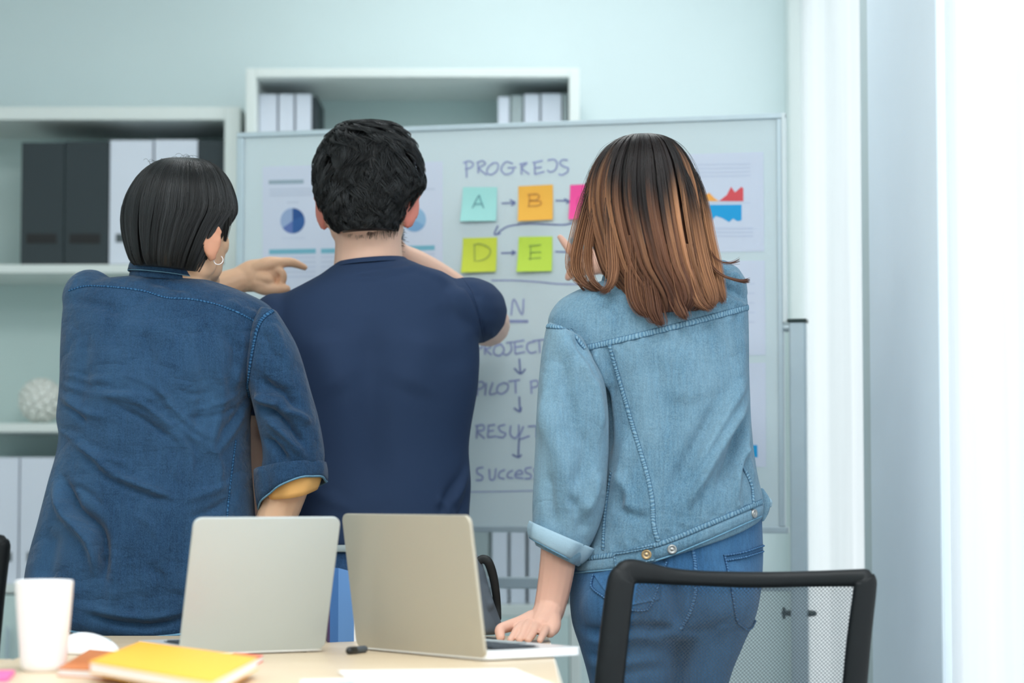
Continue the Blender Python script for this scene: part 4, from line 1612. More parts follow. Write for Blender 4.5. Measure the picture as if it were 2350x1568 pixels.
# ------------------------------------------------------------------ chairs
def chair(label, D, ref_px, mirror=False, scale=1.0, group='mesh office chairs'):
    """office chair; seat towards the camera side; shape traced at D, base point under the back"""
    # outline of the back in pixel space at the reference depth
    D0 = 4.08
    bl, br = (1374, 1800), (1966, 1800)
    loop = [(1398, 1568), (1412, 1440), (1424, 1345), (1434, 1322), (1456, 1312), (1560, 1325), (1720, 1331), (1860, 1329), (1968, 1327), (1984, 1332), (1985, 1352), (1972, 1460), (1962, 1568), (1942, 1790), (1925, 1815), (1680, 1822), (1400, 1815), (1380, 1790), (1390, 1660)]

    def dep(x):
        s = (x - 1685) / 290.0
        return D0 + 0.035 * (1 - s * s)
    base = P(1690, 1800, D0 - 0.17)
    base[2] = 0
    t = thing('office_chair', label, 'chair', (0, 0, 0), group)
    L = np.array([P(x, y, dep(x)) for x, y in loop]) - base
    rr = [0.0245, 0.0245, 0.0235, 0.0225, 0.0205, 0.0135, 0.0135, 0.0135, 0.0150, 0.0185, 0.0195, 0.0205, 0.021, 0.021, 0.02, 0.018, 0.02, 0.0225, 0.0235]
    n = len(loop)
    ext = np.vstack((L[-2:], L, L[:2]))
    er = np.array(rr[-2:] + rr + rr[:2])
    A = cr(np.hstack((ext, er[:, None])), 6)[12:12 + 6 * n]
    C, r = A[:, :3], A[:, 3]
    m = len(C)
    Tn = np.roll(C, -1, 0) - np.roll(C, 1, 0)
    Tn /= np.linalg.norm(Tn, axis=1)[:, None]
    th = np.linspace(0, 2 * math.pi, 14, endpoint=False)
    yv = np.array((0, 1.0, 0))
    R = []
    for i in range(m):
        s = np.cross(Tn[i], yv)
        s /= np.linalg.norm(s)
        c_, s_ = np.cos(th), np.sin(th)
        c_ = np.sign(c_) * np.abs(c_) ** 0.7
        s_ = np.sign(s_) * np.abs(s_) ** 0.7
        R.append(C[i] + c_[:, None] * s * r[i] + s_[:, None] * yv * 0.013)
    V, Fc = rings_to_mesh(np.array(R), closed_loop=True)
    back = mesh_obj('back_frame', V, Fc, M['chair'], t, local=True)
    # woven net: two families of slanted flat threads
    q = np.array([(1462, 1340), (1962, 1343), (1934, 1800), (1400, 1800)], float)
    Wd, Hd = 0.365, 0.335

    def pt(s, v):
        x = (1 - s) * (1 - v) * q[0, 0] + s * (1 - v) * q[1, 0] + s * v * q[2, 0] + (1 - s) * v * q[3, 0]
        y = (1 - s) * (1 - v) * q[0, 1] + s * (1 - v) * q[1, 1] + s * v * q[2, 1] + (1 - s) * v * q[3, 1]
        return P(x, y, dep(x)) - base
    pitch, wd = 0.0064, 0.00052
    VV, FF = [], []
    for fam in (1, -1):
        k = -Hd if fam == 1 else 0.0
        end = Wd if fam == 1 else Wd + Hd
        while k < end:
            # line: u = k + v' (fam 1) or u = k - v' (fam -1), slope 1.25
            ends = sorted(((0 - k) * fam, (Wd - k) * fam))
            va, vb = max(0.0, ends[0]), min(Hd, ends[1])
            if vb - va > 0.004:
                pts = [(k + v * fam, v) for v in np.linspace(va, vb, 12)]
                cl = np.array([pt(u / Wd, v / Hd) for u, v in pts])
                tn = np.gradient(cl, axis=0)
                tn /= np.linalg.norm(tn, axis=1)[:, None]
                sd = np.cross(tn, yv)
                sd /= np.linalg.norm(sd, axis=1)[:, None]
                o0 = len(VV)
                lift = 0.0004 * fam
                for c_, s_ in zip(cl, sd):
                    VV.append(c_ + s_ * wd + yv * lift)
                    VV.append(c_ + yv * (lift + 0.0007))
                    VV.append(c_ - s_ * wd + yv * lift)
                    VV.append(c_ + yv * (lift - 0.0007))
                for i in range(len(cl) - 1):
                    for j in range(4):
                        j2 = (j + 1) % 4
                        FF.append((o0 + 4 * i + j, o0 + 4 * i + j2, o0 + 4 * i + 4 + j2, o0 + 4 * i + 4 + j))
            k += pitch
    stuff(mesh_obj('mesh_back', VV, FF, M['net'], back, local=True, smooth=False))
    zb = L[:, 2].min()
    xm = (P(1690, 1800, D0) - base)[0]
    # seat, spine, gas lift, five-star base, armrests
    S = []
    V, Fc = ellipsoid((xm, -0.05, 0.47), (0.235, 0.235, 0.05), nu=32, nv=14)
    e = np.abs(V - np.array((xm, -0.05, 0.47)))
    V[:, 0] = xm + np.sign(V[:, 0] - xm) * 0.225 * (np.abs(V[:, 0] - xm) / 0.235) ** 0.6
    V[:, 1] = -0.05 + np.sign(V[:, 1] + 0.05) * 0.215 * (np.abs(V[:, 1] + 0.05) / 0.235) ** 0.6
    mesh_obj('seat', V, Fc, M['strap'], t, local=True)
    yb = 0.17
    V, Fc = tube([(xm, -0.02, 0.41), (xm, yb - 0.02, 0.40), (xm, yb + 0.03, 0.46), (xm, yb + 0.02, zb + 0.12)], [0.022, 0.022, 0.02, 0.016], n=12)
    mesh_obj('back_support', V, Fc, M['chair'], t, local=True)
    V, Fc = tube([(xm, -0.05, 0.08), (xm, -0.05, 0.25), (xm, -0.05, 0.43)], [0.03, 0.024, 0.02], n=16)
    mesh_obj('gas_lift', V, Fc, M['chair'], t, local=True)
    for k in range(5):
        a = 2 * math.pi * k / 5 + 0.3
        d = np.array((math.cos(a), math.sin(a), 0))
        o = np.array((xm, -0.05, 0))
        V, Fc = tube([o + d * 0.02 + np.array((0, 0, 0.10)), o + d * 0.16 + np.array((0, 0, 0.088)), o + d * 0.29 + np.array((0, 0, 0.07))], [0.022, 0.018, 0.013], n=10)
        lg = mesh_obj('base_arm', V, Fc, M['chair'], t, local=True)
        w0 = o + d * 0.29 + np.array((0, 0, 0.028))
        pv = np.array((-d[1], d[0], 0))
        V, Fc = tube([w0 - pv * 0.014, w0 + pv * 0.014], [0.027, 0.027], n=16)
        mesh_obj('caster', V, Fc, M['black'], lg, local=True)
    t.location = Vector(tuple(float(v) for v in (base[0], base[1], 0)))
    t.scale = (scale,) * 3
    return t, base


ch1, b1 = chair('black mesh-backed office chair in front of the blue jeans', 4.08, None)
# second chair, only its top corner shows at the left edge
ch2 = ch1.copy()
COL.objects.link(ch2)
for c0 in ch1.children:
    c1 = c0.copy()
    COL.objects.link(c1)
    c1.parent = ch2
    for g0 in c0.children:
        g1 = g0.copy()
        COL.objects.link(g1)
        g1.parent = c1
ch2['label'] = 'black mesh-backed office chair cut off by the left picture edge'
SC2 = 1.05
D2 = 5.05
corner = P(15, 1236, D2)
off = (P(2000, 1316, 4.08) - b1)
ch2.scale = (SC2,) * 3
zs = corner[2] / off[2]
ch2.scale = (zs, zs, zs)
ch2.location = Vector((float(corner[0] - off[0] * zs), float(D2 - off[1] * zs), 0))


# ================================================================== people
def rot_head(yaw, pitch=0.0, roll=0.0):
    """yaw > 0 turns the face towards +x; columns are right, forward, up"""
    Rz = np.array(((math.cos(yaw), math.sin(yaw), 0), (-math.sin(yaw), math.cos(yaw), 0), (0, 0, 1)))
    Rx = np.array(((1, 0, 0), (0, math.cos(pitch), -math.sin(pitch)), (0, math.sin(pitch), math.cos(pitch))))
    Ry = np.array(((math.cos(roll), 0, math.sin(roll)), (0, 1, 0), (-math.sin(roll), 0, math.cos(roll))))
    return Ry @ Rz @ Rx


def head_parts(c, k, R, ears=True, jaw=1.0, ex=0.081, ez=-0.010, es=1.0, flare=38):
    c = np.asarray(c, float)

    def pt(x, y, z):
        return c + R @ (np.array((x, y, z)) * k)

    def el(p, r, extra=None):
        rr = R if extra is None else R @ extra
        return ellipsoid(pt(*p), [a * k for a in r], rr)
    parts = [el((0, -0.012, 0.03), (0.074, 0.094, 0.092)), el((0, 0.03, -0.03), (0.062 * jaw, 0.068, 0.092)),
             el((0, 0.045, -0.075), (0.05 * jaw, 0.045, 0.038)), el((0, 0.078, -0.10), (0.02, 0.018, 0.016)),
             el((0, 0.094, -0.063), (0.022, 0.010, 0.006)), el((0, 0.092, -0.074), (0.019, 0.010, 0.006))]
    for s in (-1, 1):
        parts.append(el((s * 0.028, 0.088, 0.022), (0.022, 0.012, 0.008)))
        parts.append(el((s * 0.036, 0.062, -0.03), (0.022, 0.022, 0.028)))
        parts.append(el((s * 0.05, 0.0, -0.075), (0.02, 0.04, 0.03)))
    parts.append(tube([pt(0, 0.094, 0.008), pt(0, 0.114, -0.028), pt(0, 0.104, -0.042)], [0.008 * k, 0.011 * k, 0.011 * k], n=10))
    if ears:
        for s in (-1, 1):
            a = -s * math.radians(flare)
            Er = np.array(((math.cos(a), -math.sin(a), 0), (math.sin(a), math.cos(a), 0), (0, 0, 1)))
            parts.append(el((s * ex, -0.012, ez), (0.0055, 0.021 * es, 0.032 * es), Er))
            rim = []
            for an in np.linspace(-100, 150, 11):
                q = Er @ (np.array((s * 0.002, -0.022 * math.cos(math.radians(an - 20)), 0.033 * math.sin(math.radians(an)))) * es)
                q[0] -= s * 0.011 * max(0.0, -q[2] / 0.033)
                rim.append(pt(*(q + np.array((s * (ex + 0.0025), -0.012, ez)))))
            parts.append(tube(rim, [0.0048 * k] * len(rim), n=8))
            q = Er @ (np.array((s * 0.001, 0.004, -0.032)) * es)
            q[0] -= s * 0.010
            parts.append(ellipsoid(pt(*(q + np.array((s * ex, -0.012, ez)))), [0.006 * k, 0.008 * k, 0.008 * k]))
            parts.append(tube([pt(s * 0.060, 0.008, ez), pt(s * (ex - 0.002), -0.002, ez)], [0.024 * k, 0.013 * k], n=10))
    return parts


def add_eyes(c, k, R, parent):
    for s in (-1, 1):
        V, Fc = ellipsoid(np.asarray(c) + R @ (np.array((s * 0.03, 0.079, 0.006)) * k), [0.0125 * k] * 3)
        mesh_obj('eye', V, Fc, M['eye'], parent)


def tint_ears(o, c, k, R, mat, ex=0.081, ez=-0.010):
    o.data.materials.append(mat)
    me = o.data
    n = len(me.vertices)
    co = np.empty(n * 3)
    me.vertices.foreach_get('co', co)
    co = co.reshape(-1, 3) + np.array(origin(o))
    loc = (co - np.asarray(c)) @ R / k
    ear = (np.abs(loc[:, 0]) > ex - 0.012) & (np.abs(loc[:, 1] + 0.012) < 0.045) & (np.abs(loc[:, 2] - ez) < 0.045)
    ls = np.empty(len(me.polygons), int)
    me.polygons.foreach_get('loop_start', ls)
    vi = np.empty(len(me.loops), int)
    me.loops.foreach_get('vertex_index', vi)
    me.polygons.foreach_set('material_index', ear[vi[ls]].astype(np.int32))


def smooth_noise(x, seed, k=1.0):
    r = np.random.default_rng(seed)
    out = np.zeros_like(x)
    for i in range(5):
        out += np.sin(x * k * (1 + 1.7 * i) + r.uniform(0, 6.28)) / (1 + 0.6 * i)
    return out / 2.2


def shoe(pt, yaw, mat, parent, ln=0.27):
    d = np.array((math.sin(yaw), math.cos(yaw), 0.0))
    c = np.array((pt[0], pt[1], 0.0))
    V, Fc = remesh([tube([c - d * 0.06 + np.array((0, 0, 0.045)), c + d * 0.02 + np.array((0, 0, 0.05)), c + d * (ln - 0.13) + np.array((0, 0, 0.036)), c + d * (ln - 0.075) + np.array((0, 0, 0.03))], [0.042, 0.046, 0.044, 0.03], n=16),
                    tube([c - d * 0.01 + np.array((0, 0, 0.05)), c + np.array((0, 0, 0.11))], [0.042, 0.045], n=14)], 0.008, 3)[:2]
    V[:, 2] = np.maximum(V[:, 2], 0.0015)
    s = mesh_obj('shoe', V, Fc, mat, parent)
    V2 = [(c + d * a + np.array((d[1], -d[0], 0)) * b) for a, b in ((-0.09, -0.03), (0.0, -0.042), (ln - 0.12, -0.046), (ln - 0.055, -0.02), (ln - 0.055, 0.02), (ln - 0.12, 0.046), (0.0, 0.042), (-0.09, 0.03))]
    V, Fc = slab([(p[0], p[1]) for p in V2], 0.0, 0.016)
    mesh_obj('sole', V, Fc, M['black'], s, smooth=False)


def leg_sections(hip, knee, ank):
    return [hip, knee, ank]


# ------------------------------------------------------------------ the man on the left
DLm = 4.70
root_l = thing('person', 'person in a dark indigo denim shirt, short straight black hair and hoop earring, pointing', 'person', (P(390, 1300, DLm)[0], DLm, 0))
RL = rot_head(math.radians(38), 0.0, 0.0)
HL = P(418, 520, DLm)
kL = 1.0
SL = [(300, 634, 462, 640, 0.055, 0.0), (228, 640, 506, 652, 0.07, 0.0), (170, 655, 556, 670, 0.084, 0.0), (150, 680, 604, 692, 0.095, 0.0), (146, 708, 630, 716, 0.104, 0.0),
      (143, 745, 634, 750, 0.113, 0.0), (141, 800, 628, 800, 0.124, 0.0), (139, 860, 606, 860, 0.13, 0.0), (136, 905, 584, 905, 0.13, 0.0), (131, 960, 574, 960, 0.128, 0.0),
      (137, 1000, 574, 1000, 0.126, 0.0), (130, 1050, 575, 1050, 0.126, 0.0), (113, 1105, 578, 1105, 0.13, 0.0), (90, 1190, 584, 1190, 0.138, 0.0), (71, 1262, 590, 1260, 0.142, 0.0),
      (58, 1330, 592, 1330, 0.144, 0.0), (60, 1380, 588, 1385, 0.142, 0.0), (82, 1425, 572, 1428, 0.138, 0.0), (120, 1440, 545, 1452, 0.134, 0.0), (165, 1448, 500, 1456, 0.132, 0.0)]
skinL = M['skin_tan']
hp_ = head_parts(HL, kL, RL, ex=0.094, ez=-0.034, flare=14)
neck = [tube([P(425, 560, 4.70), P(418, 610, 4.70), P(405, 680, 4.70)], [0.054, 0.055, 0.068], n=20)]
# pointing hand (left arm reaching across to the right)
DHd = 5.03
fore = [ptube([(290, 712, 4.95), (400, 695, 5.00), (485, 668, 5.02), (552, 643, DHd)], [0.042, 0.040, 0.034, 0.028])]
hand = [ptube([(548, 642, DHd), (578, 634, DHd), (606, 628, DHd)], [0.027, 0.034, 0.032], flat=((0, 1, 0), 0.75)),
        ptube([(590, 615, DHd - 0.012), (616, 606, DHd - 0.014), (645, 603, DHd - 0.004), (671, 603, DHd), (699, 614, DHd + 0.008)], [0.015, 0.0155, 0.0115, 0.010, 0.0068]),
        ptube([(602, 622, DHd - 0.006), (630, 618, DHd - 0.010), (648, 628, DHd - 0.010), (648, 646, DHd - 0.006), (640, 655, DHd)], [0.013, 0.0098, 0.0088, 0.0084, 0.0075]),
        ptube([(598, 638, DHd - 0.016), (612, 640, DHd - 0.02), (620, 648, DHd - 0.014), (618, 658, DHd - 0.004), (610, 662, DHd + 0.004)], [0.014, 0.0115, 0.0098, 0.009, 0.008]),
        ptube([(590, 650, DHd - 0.014), (604, 654, DHd - 0.018), (612, 661, DHd - 0.012), (606, 668, DHd)], [0.013, 0.011, 0.0095, 0.008]),
        ptube([(580, 650, DHd - 0.002), (606, 661, DHd - 0.012), (632, 664, DHd - 0.014), (658, 663, DHd - 0.01)], [0.016, 0.0155, 0.0125, 0.0085])]
arm_r = [ptube([(607, 750, 4.665), (634, 860, 4.66), (662, 970, 4.657), (674, 1070, 4.655)], [0.03, 0.042, 0.042, 0.041]),
         ptube([(674, 1070, 4.655), (648, 1150, 4.66), (612, 1260, 4.66), (590, 1380, 4.60)], [0.044, 0.04, 0.034, 0.027])]
hz = TZ + 0.016


def rest_hand(x, D, wrist, sx):
    """hand lying on the table, fingers towards the camera (hidden hands too keep five fingers)"""
    pz = lambda px, d, h: np.array((P(px, 1450, d)[0], d, TZ + h))
    out = [tube([wrist, pz(x, D + 0.03, 0.03), pz(x, D - 0.01, 0.022)], [0.026, 0.03, 0.03], n=14, flat=((0, 0, 1), 0.62))]
    for i, ln in enumerate((0.066, 0.074, 0.07, 0.056)):
        px = x + sx * (-30 + 20 * i)
        out.append(tube([pz(px, D - 0.005, 0.022), pz(px + sx * (i - 1.5) * 2, D - 0.03 - ln * 0.25, 0.024), pz(px + sx * (i - 1.5) * 4, D - 0.03 - ln, 0.009)], [0.0105, 0.0095, 0.0075], n=10))
    out.append(tube([pz(x - sx * 28, D + 0.02, 0.02), pz(x - sx * 48, D - 0.01, 0.016), pz(x - sx * 56, D - 0.045, 0.010)], [0.013, 0.011, 0.008], n=10))
    return out


arm_r += rest_hand(575, 4.47, P(590, 1380, 4.60), -1)
torso_l = [loft(SL[:-3], DLm, inset=0.03)]
body_l = organic('body', [(hp_ + neck, 0.0036, 2), (fore + hand, 0.0026, 2), (arm_r, 0.0032, 2), (torso_l, 0.012, 2)], skinL, root_l)
tint_ears(body_l, HL, kL, RL, M['ear_tan'], 0.094, -0.034)
add_eyes(HL, kL, RL, body_l)

foldsL = [
    ([(215, 905), (290, 915), (350, 950), (410, 1000), (440, 1040)], 9, 0.007), ([(265, 930), (330, 965), (400, 1015)], 6, -0.006),
    ([(240, 905), (300, 905), (360, 920)], 7, 0.004), ([(200, 1030), (260, 1085), (330, 1115), (400, 1140)], 7, 0.006),
    ([(190, 1050), (250, 1100), (320, 1132), (395, 1158)], 7, -0.004), ([(160, 1010), (230, 1050), (300, 1062)], 8, 0.004),
    ([(350, 870), (400, 940), (460, 990), (500, 1010)], 9, 0.005), ([(460, 800), (470, 900), (440, 1010)], 14, -0.005), ([(500, 820), (510, 920), (480, 1040)], 12, 0.005),
    ([(420, 1000), (450, 1040), (455, 1090)], 8, -0.005), ([(390, 990), (385, 1040), (400, 1100)], 6, 0.003),
    ([(125, 1110), (150, 1180), (190, 1225), (215, 1265), (225, 1330)], 12, 0.014), ([(140, 1090), (172, 1165), (225, 1210), (240, 1270), (235, 1340)], 12, -0.016),
    ([(120, 1210), (110, 1280), (100, 1340)], 22, -0.010), ([(255, 1240), (262, 1330), (250, 1420)], 16, 0.006),
    ([(200, 1412), (280, 1432), (350, 1436), (420, 1424)], 8, -0.007), ([(190, 1395), (280, 1412), (360, 1416), (430, 1400)], 10, 0.006),
    ([(330, 1290), (370, 1330), (360, 1380)], 12, -0.005), ([(420, 1150), (480, 1130), (530, 1110)], 9, 0.004), ([(430, 1190), (490, 1170), (540, 1140)], 9, -0.004),
    ([(155, 700), (170, 690), (220, 700), (280, 715)], 12, -0.004), ([(280, 745), (360, 760), (420, 780)], 18, 0.004),
    ([(330, 640), (390, 655), (440, 668)], 8, -0.005), ([(520, 690), (560, 712), (600, 735)], 9, 0.004), ([(510, 760), (540, 800), (545, 860)], 14, -0.006),
    ([(200, 760), (190, 840), (185, 930)], 18, -0.005), ([(150, 850), (200, 870), (260, 868)], 9, 0.004), ([(140, 905), (180, 940), (240, 960)], 8, 0.005),
]
foldsL += [([(290, 905), (330, 925), (365, 955), (400, 985)], 4, 0.004), ([(300, 925), (345, 950), (395, 985), (425, 1015)], 4, -0.004), ([(395, 960), (430, 995), (470, 1020)], 4, 0.004),
           ([(205, 1065), (270, 1098), (340, 1125), (410, 1148)], 4, 0.004), ([(180, 1020), (215, 1050), (250, 1085)], 5, 0.004), ([(160, 1110), (200, 1130), (240, 1165)], 6, -0.004),
           ([(280, 860), (330, 875), (390, 915)], 5, 0.003), ([(400, 890), (440, 905), (490, 900)], 5, -0.003), ([(440, 940), (490, 930), (550, 905)], 6, 0.003), ([(430, 960), (490, 955), (555, 930)], 5, -0.003),
           ([(380, 1010), (392, 1050), (386, 1090)], 4, -0.004), ([(415, 1030), (405, 1080), (412, 1110)], 4, 0.003), ([(300, 1180), (340, 1200), (360, 1240)], 8, 0.003), ([(150, 850), (175, 856), (215, 870)], 5, -0.004),
           ([(135, 880), (165, 890), (210, 905)], 6, 0.004), ([(138, 930), (170, 945), (200, 975)], 6, -0.005), ([(132, 985), (160, 1000), (190, 1010)], 6, 0.004), ([(470, 1010), (500, 1060), (505, 1120)], 9, 0.004), ([(330, 760), (345, 830), (330, 900)], 14, -0.003),
           ([(560, 760), (550, 840), (535, 900)], 9, 0.005), ([(575, 905), (540, 960), (500, 1000)], 8, -0.004), ([(566, 930), (535, 990), (490, 1050)], 8, 0.004)]
for k in range(16):     # puckers along the yoke seam
    x = 175 + k * 27
    y = float(np.interp(x, [160, 195, 260, 330, 440, 560, 610], [664, 656, 658, 667, 687, 724, 750])) - 12
    foldsL.append(([(x + 3, y - 9), (x, y + 1), (x - 2, y + 8)], 5, 0.0022 if k % 2 else -0.0022))
shoulder_l = [ellipsoid(P(207, 684, 4.70), (0.054, 0.062, 0.056)), ptube([(212, 692, 4.70), (238, 702, 4.84), (290, 712, 4.97)], [0.058, 0.055, 0.05])]
shirt, bL = cloth('denim_shirt', [loft(SL, DLm, n=72, m=5)] + shoulder_l, 0.0038, M['denim_dark'], root_l, 3, foldsL, 0.0016, 16, 3)
SLs = [(598, 704, 634, 712, 0.03), (582, 735, 652, 742, 0.05), (568, 792, 681, 796, 0.063), (564, 855, 702, 860, 0.066), (575, 908, 717, 912, 0.066), (588, 960, 731, 960, 0.066),
       (600, 1010, 741, 1008, 0.065), (604, 1050, 745, 1050, 0.062), (600, 1085, 740, 1082, 0.056), (606, 1112, 724, 1106, 0.048)]
foldsLs = [([(592, 868), (620, 888), (655, 905), (690, 940)], 12, -0.014), ([(588, 905), (610, 922), (640, 930)], 8, 0.012), ([(595, 935), (620, 945), (650, 965), (700, 1025)], 10, -0.015),
           ([(610, 960), (640, 985), (665, 1010), (700, 1050)], 9, 0.010), ([(605, 1005), (635, 1030), (660, 1062)], 9, -0.011), ([(640, 945), (680, 950), (712, 975)], 9, 0.008),
           ([(600, 760), (620, 800), (640, 830)], 9, -0.004), ([(620, 740), (650, 800), (670, 850)], 12, 0.004), ([(650, 1070), (680, 1088), (710, 1080)], 8, -0.008)]
sleeve, bLs = cloth('sleeve', [loft(SLs, 4.655, n=48)], 0.0036, M['denim_dark'], shirt, 3, foldsLs, 0.0016, 22, 5)
band('cuff', (586, 1078, 746, 1060, 0.064, 0, -8), (594, 1166, 750, 1104, 0.068, 0, -30), 4.655, 0.004, M['denim_dark'], shirt, wav=0.0035, seed=4)
band('cuff_lining', (604, 1080, 738, 1072, 0.056, 0, 6), (617, 1140, 727, 1122, 0.051, 0, 12), 4.655, 0.006, M['lining'], shirt, wav=0.002, seed=9)
band('frayed_cuff_edge', (594, 1165, 750, 1103, 0.0695, 0, -30), (594.5, 1169, 750, 1107, 0.0695, 0, -30), 4.655, 0.0022, M['frayed'], shirt, wav=0.0035, seed=4)
# collar: a stand and a folded leaf whose point shows below the hair
band('collar_stand', (303, 622, 452, 634, 0.068), (299, 640, 456, 652, 0.072), 4.70, 0.003, M['denim_dark'], shirt, n=48)
band('collar', (312, 586, 446, 598, 0.066), (297, 622, 459, 640, 0.080), 4.70, 0.004, M['denim_dark'], shirt, n=48, wav=0.0008)
band('frayed_edge', (297, 622, 459, 640, 0.0815), (297, 624, 459, 642, 0.0818), 4.70, 0.0022, M['frayed'], shirt, n=48, wav=0.0008)
seam('seam', [bL], [(158, 668), (195, 657), (260, 659), (330, 668), (380, 683), (440, 687), (500, 700), (560, 724), (606, 752)], 0.0048, M['seam_dark'], shirt)
seam('seam', [bL, bLs], [(634, 708), (606, 728), (592, 752), (581, 800), (573, 850), (569, 890), (572, 910)], 0.010, M['seam_dark'], shirt, lift=0.002)
seam('seam', [bL], [(541, 1010), (532, 1080), (524, 1150), (520, 1200)], 0.0052, M['seam_dark'], shirt)
seam('frayed_hem', [bL], [(160, 1447), (220, 1457), (290, 1463), (360, 1461), (420, 1455), (500, 1440)], 0.005, M['frayed'], shirt, lift=0.003)

# trousers and shoes (behind the table)
leg = lambda xs: loft(xs, DLm)
TL_ = [loft([(150, 1400, 540, 1400, 0.125), (160, 1450, 530, 1450, 0.125), (170, 1500, 522, 1500, 0.12)], DLm),
       loft([(168, 1480, 350, 1480, 0.10), (180, 1600, 335, 1600, 0.09), (195, 1850, 310, 1850, 0.065), (205, 2200, 300, 2200, 0.055), (205, 2290, 300, 2290, 0.055)], DLm),
       loft([(345, 1480, 525, 1480, 0.10), (360, 1600, 515, 1600, 0.09), (385, 1850, 500, 1850, 0.065), (395, 2200, 490, 2200, 0.055), (395, 2290, 490, 2290, 0.055)], DLm)]
V, Fc, _ = remesh(TL_, 0.009, 3)
mesh_obj('trousers', V, Fc, M['black_cloth'], root_l)
for x in (252, 442):
    shoe(P(x, 2300, DLm), 0.0, M['leather'], root_l)

# hoop earring below the visible ear
ce = P(501, 597, 4.648)
a_ = np.linspace(math.radians(-62), math.radians(242), 26)
V, Fc = tube([ce + np.array((0.0088 * math.cos(q - math.pi / 2 - 0.0), -0.003 * math.cos(q), 0.0088 * math.sin(q - math.pi / 2) )) for q in np.linspace(-2.4, 2.5, 26)], [0.0009] * 26, n=8)
mesh_obj('earring', V, Fc, M['earring'], root_l)

# hair
HS = [(404, 366, 436, 366, 0.010, -0.01), (376, 369, 470, 370, 0.045, -0.012), (348, 385, 496, 384, 0.072, -0.014), (322, 410, 517, 410, 0.092, -0.015), (303, 440, 530, 440, 0.102, -0.015),
      (290, 472, 537, 470, 0.106, -0.015), (286, 505, 534, 494, 0.106, -0.016), (289, 540, 512, 526, 0.102, -0.020), (296, 572, 490, 562, 0.094, -0.028), (304, 598, 470, 600, 0.084, -0.034), (312, 612, 458, 626, 0.070, -0.04)]
hull = Hull(HS, DLm)
eV, eF = hull.mesh()


def black_cols(n, seed, a=(0.011, 0.012, 0.013), b=(0.03, 0.032, 0.034)):
    r = np.random.default_rng(seed)
    f = r.random(n)[:, None]
    return np.array(a) * (1 - f) + np.array(b) * f


S_, K_ = 4200, 14
th0 = RNG.uniform(-math.pi - 0.45, 0.5, S_)
t0 = RNG.uniform(0.0, 0.45, S_) ** 1.3
t1 = np.minimum(1.0, t0 + RNG.uniform(0.45, 1.0, S_))
lock = np.round(th0 * 9) / 9
kk = np.linspace(0, 1, K_)[None, :]
tt = t0[:, None] + (t1 - t0)[:, None] * kk
lk = np.round(lock * 9).astype(int)
ph = smooth_noise(lk.astype(float), 5, 1.9)
thv = th0[:, None] + (lock - th0)[:, None] * 0.55 * kk ** 1.5 + 0.10 * ph[:, None] * kk ** 2 + 0.02 * RNG.normal(size=(S_, 1)) * kk
off = 0.0012 + 0.0028 * RNG.random((S_, 1)) + 0.0045 * np.abs(smooth_noise(lk.astype(float), 8, 2.3))[:, None] * np.sin(math.pi * kk) - 0.002 * (kk > 0.95)
Ls = hull.point(tt, thv, off)
rad = 0.00052 * (1 - 0.75 * kk ** 3) * np.ones((S_, 1))
cc_ = np.repeat((black_cols(S_, 2) * (0.6 + 1.5 * np.random.default_rng(4).random(200)[(lk + 100) % 200] ** 2)[:, None])[:, None, :], K_, 1)
# flyaways on the crown
fl = 26
fb = P(412, 366, DLm - 0.02)
FL = np.zeros((fl, K_, 3))
for i in range(fl):
    a = RNG.uniform(-0.06, 0.05)
    st = fb + np.array((a, RNG.uniform(-0.03, 0.02), -0.006 - 0.8 * abs(a) * 0.2))
    dx = RNG.uniform(-0.03, 0.035)
    hgt = RNG.uniform(0.006, 0.018)
    for j in range(K_):
        q = j / (K_ - 1)
        FL[i, j] = st + np.array((dx * q, 0.004 * q, hgt * math.sin(math.pi * 0.7 * q)))
SB = np.zeros((150, K_, 3))      # sideburn in front of the ear
sbp = cr(np.array([(526, 470, 4.66), (525, 500, 4.655), (521, 530, 4.655), (516, 556, 4.66)], float), 6)
for i in range(150):
    dx, dd, cut = RNG.normal() * 4.5, RNG.normal() * 0.004, RNG.uniform(0.7, 1.0)
    for j in range(K_):
        q = np.array([np.interp(j / (K_ - 1) * cut, np.linspace(0, 1, len(sbp)), sbp[:, m_]) for m_ in range(3)])
        SB[i, j] = P(q[0] + dx * (1 - 0.6 * j / (K_ - 1)), q[1], q[2] + dd)
Ls = np.concatenate((Ls, FL, SB))
rad = np.concatenate((rad, np.full((fl, K_), 0.0003), np.full((150, K_), 0.0004)))
cc_ = np.concatenate((cc_, np.full((fl, K_, 3), 0.02), np.full((150, K_, 3), 0.014)))
strands('hair', Ls, rad, cc_, M['hair_black'], root_l, (eV, eF, np.full((len(eV), 3), 0.012)))

# ------------------------------------------------------------------ the man in the middle
DMm = 4.88
root_m = thing('person', 'person in a plain navy T-shirt with short wavy black hair, hand at chin', 'person', (P(850, 1300, DMm)[0], DMm, 0))
RM = rot_head(math.radians(10), 0.0, 0.0)
HM = P(842, 432, DMm)
kM = 1.06
SM = [(812, 592, 905, 588, 0.045), (772, 606, 935, 595, 0.065), (735, 632, 975, 611, 0.082), (688, 657, 1018, 624, 0.094), (645, 680, 1052, 648, 0.104), (614, 708, 1074, 690, 0.114),
      (600, 750, 1088, 740, 0.122), (594, 800, 1101, 800, 0.128), (596, 880, 1098, 880, 0.128), (603, 930, 1090, 930, 0.124), (612, 980, 1081, 980, 0.118), (620, 1030, 1076, 1030, 0.114),
      (622, 1080, 1079, 1080, 0.114), (620, 1115, 1081, 1115, 0.116), (616, 1180, 1077, 1180, 0.12), (612, 1252, 1076, 1252, 0.122)]
skinM = M['skin_light']
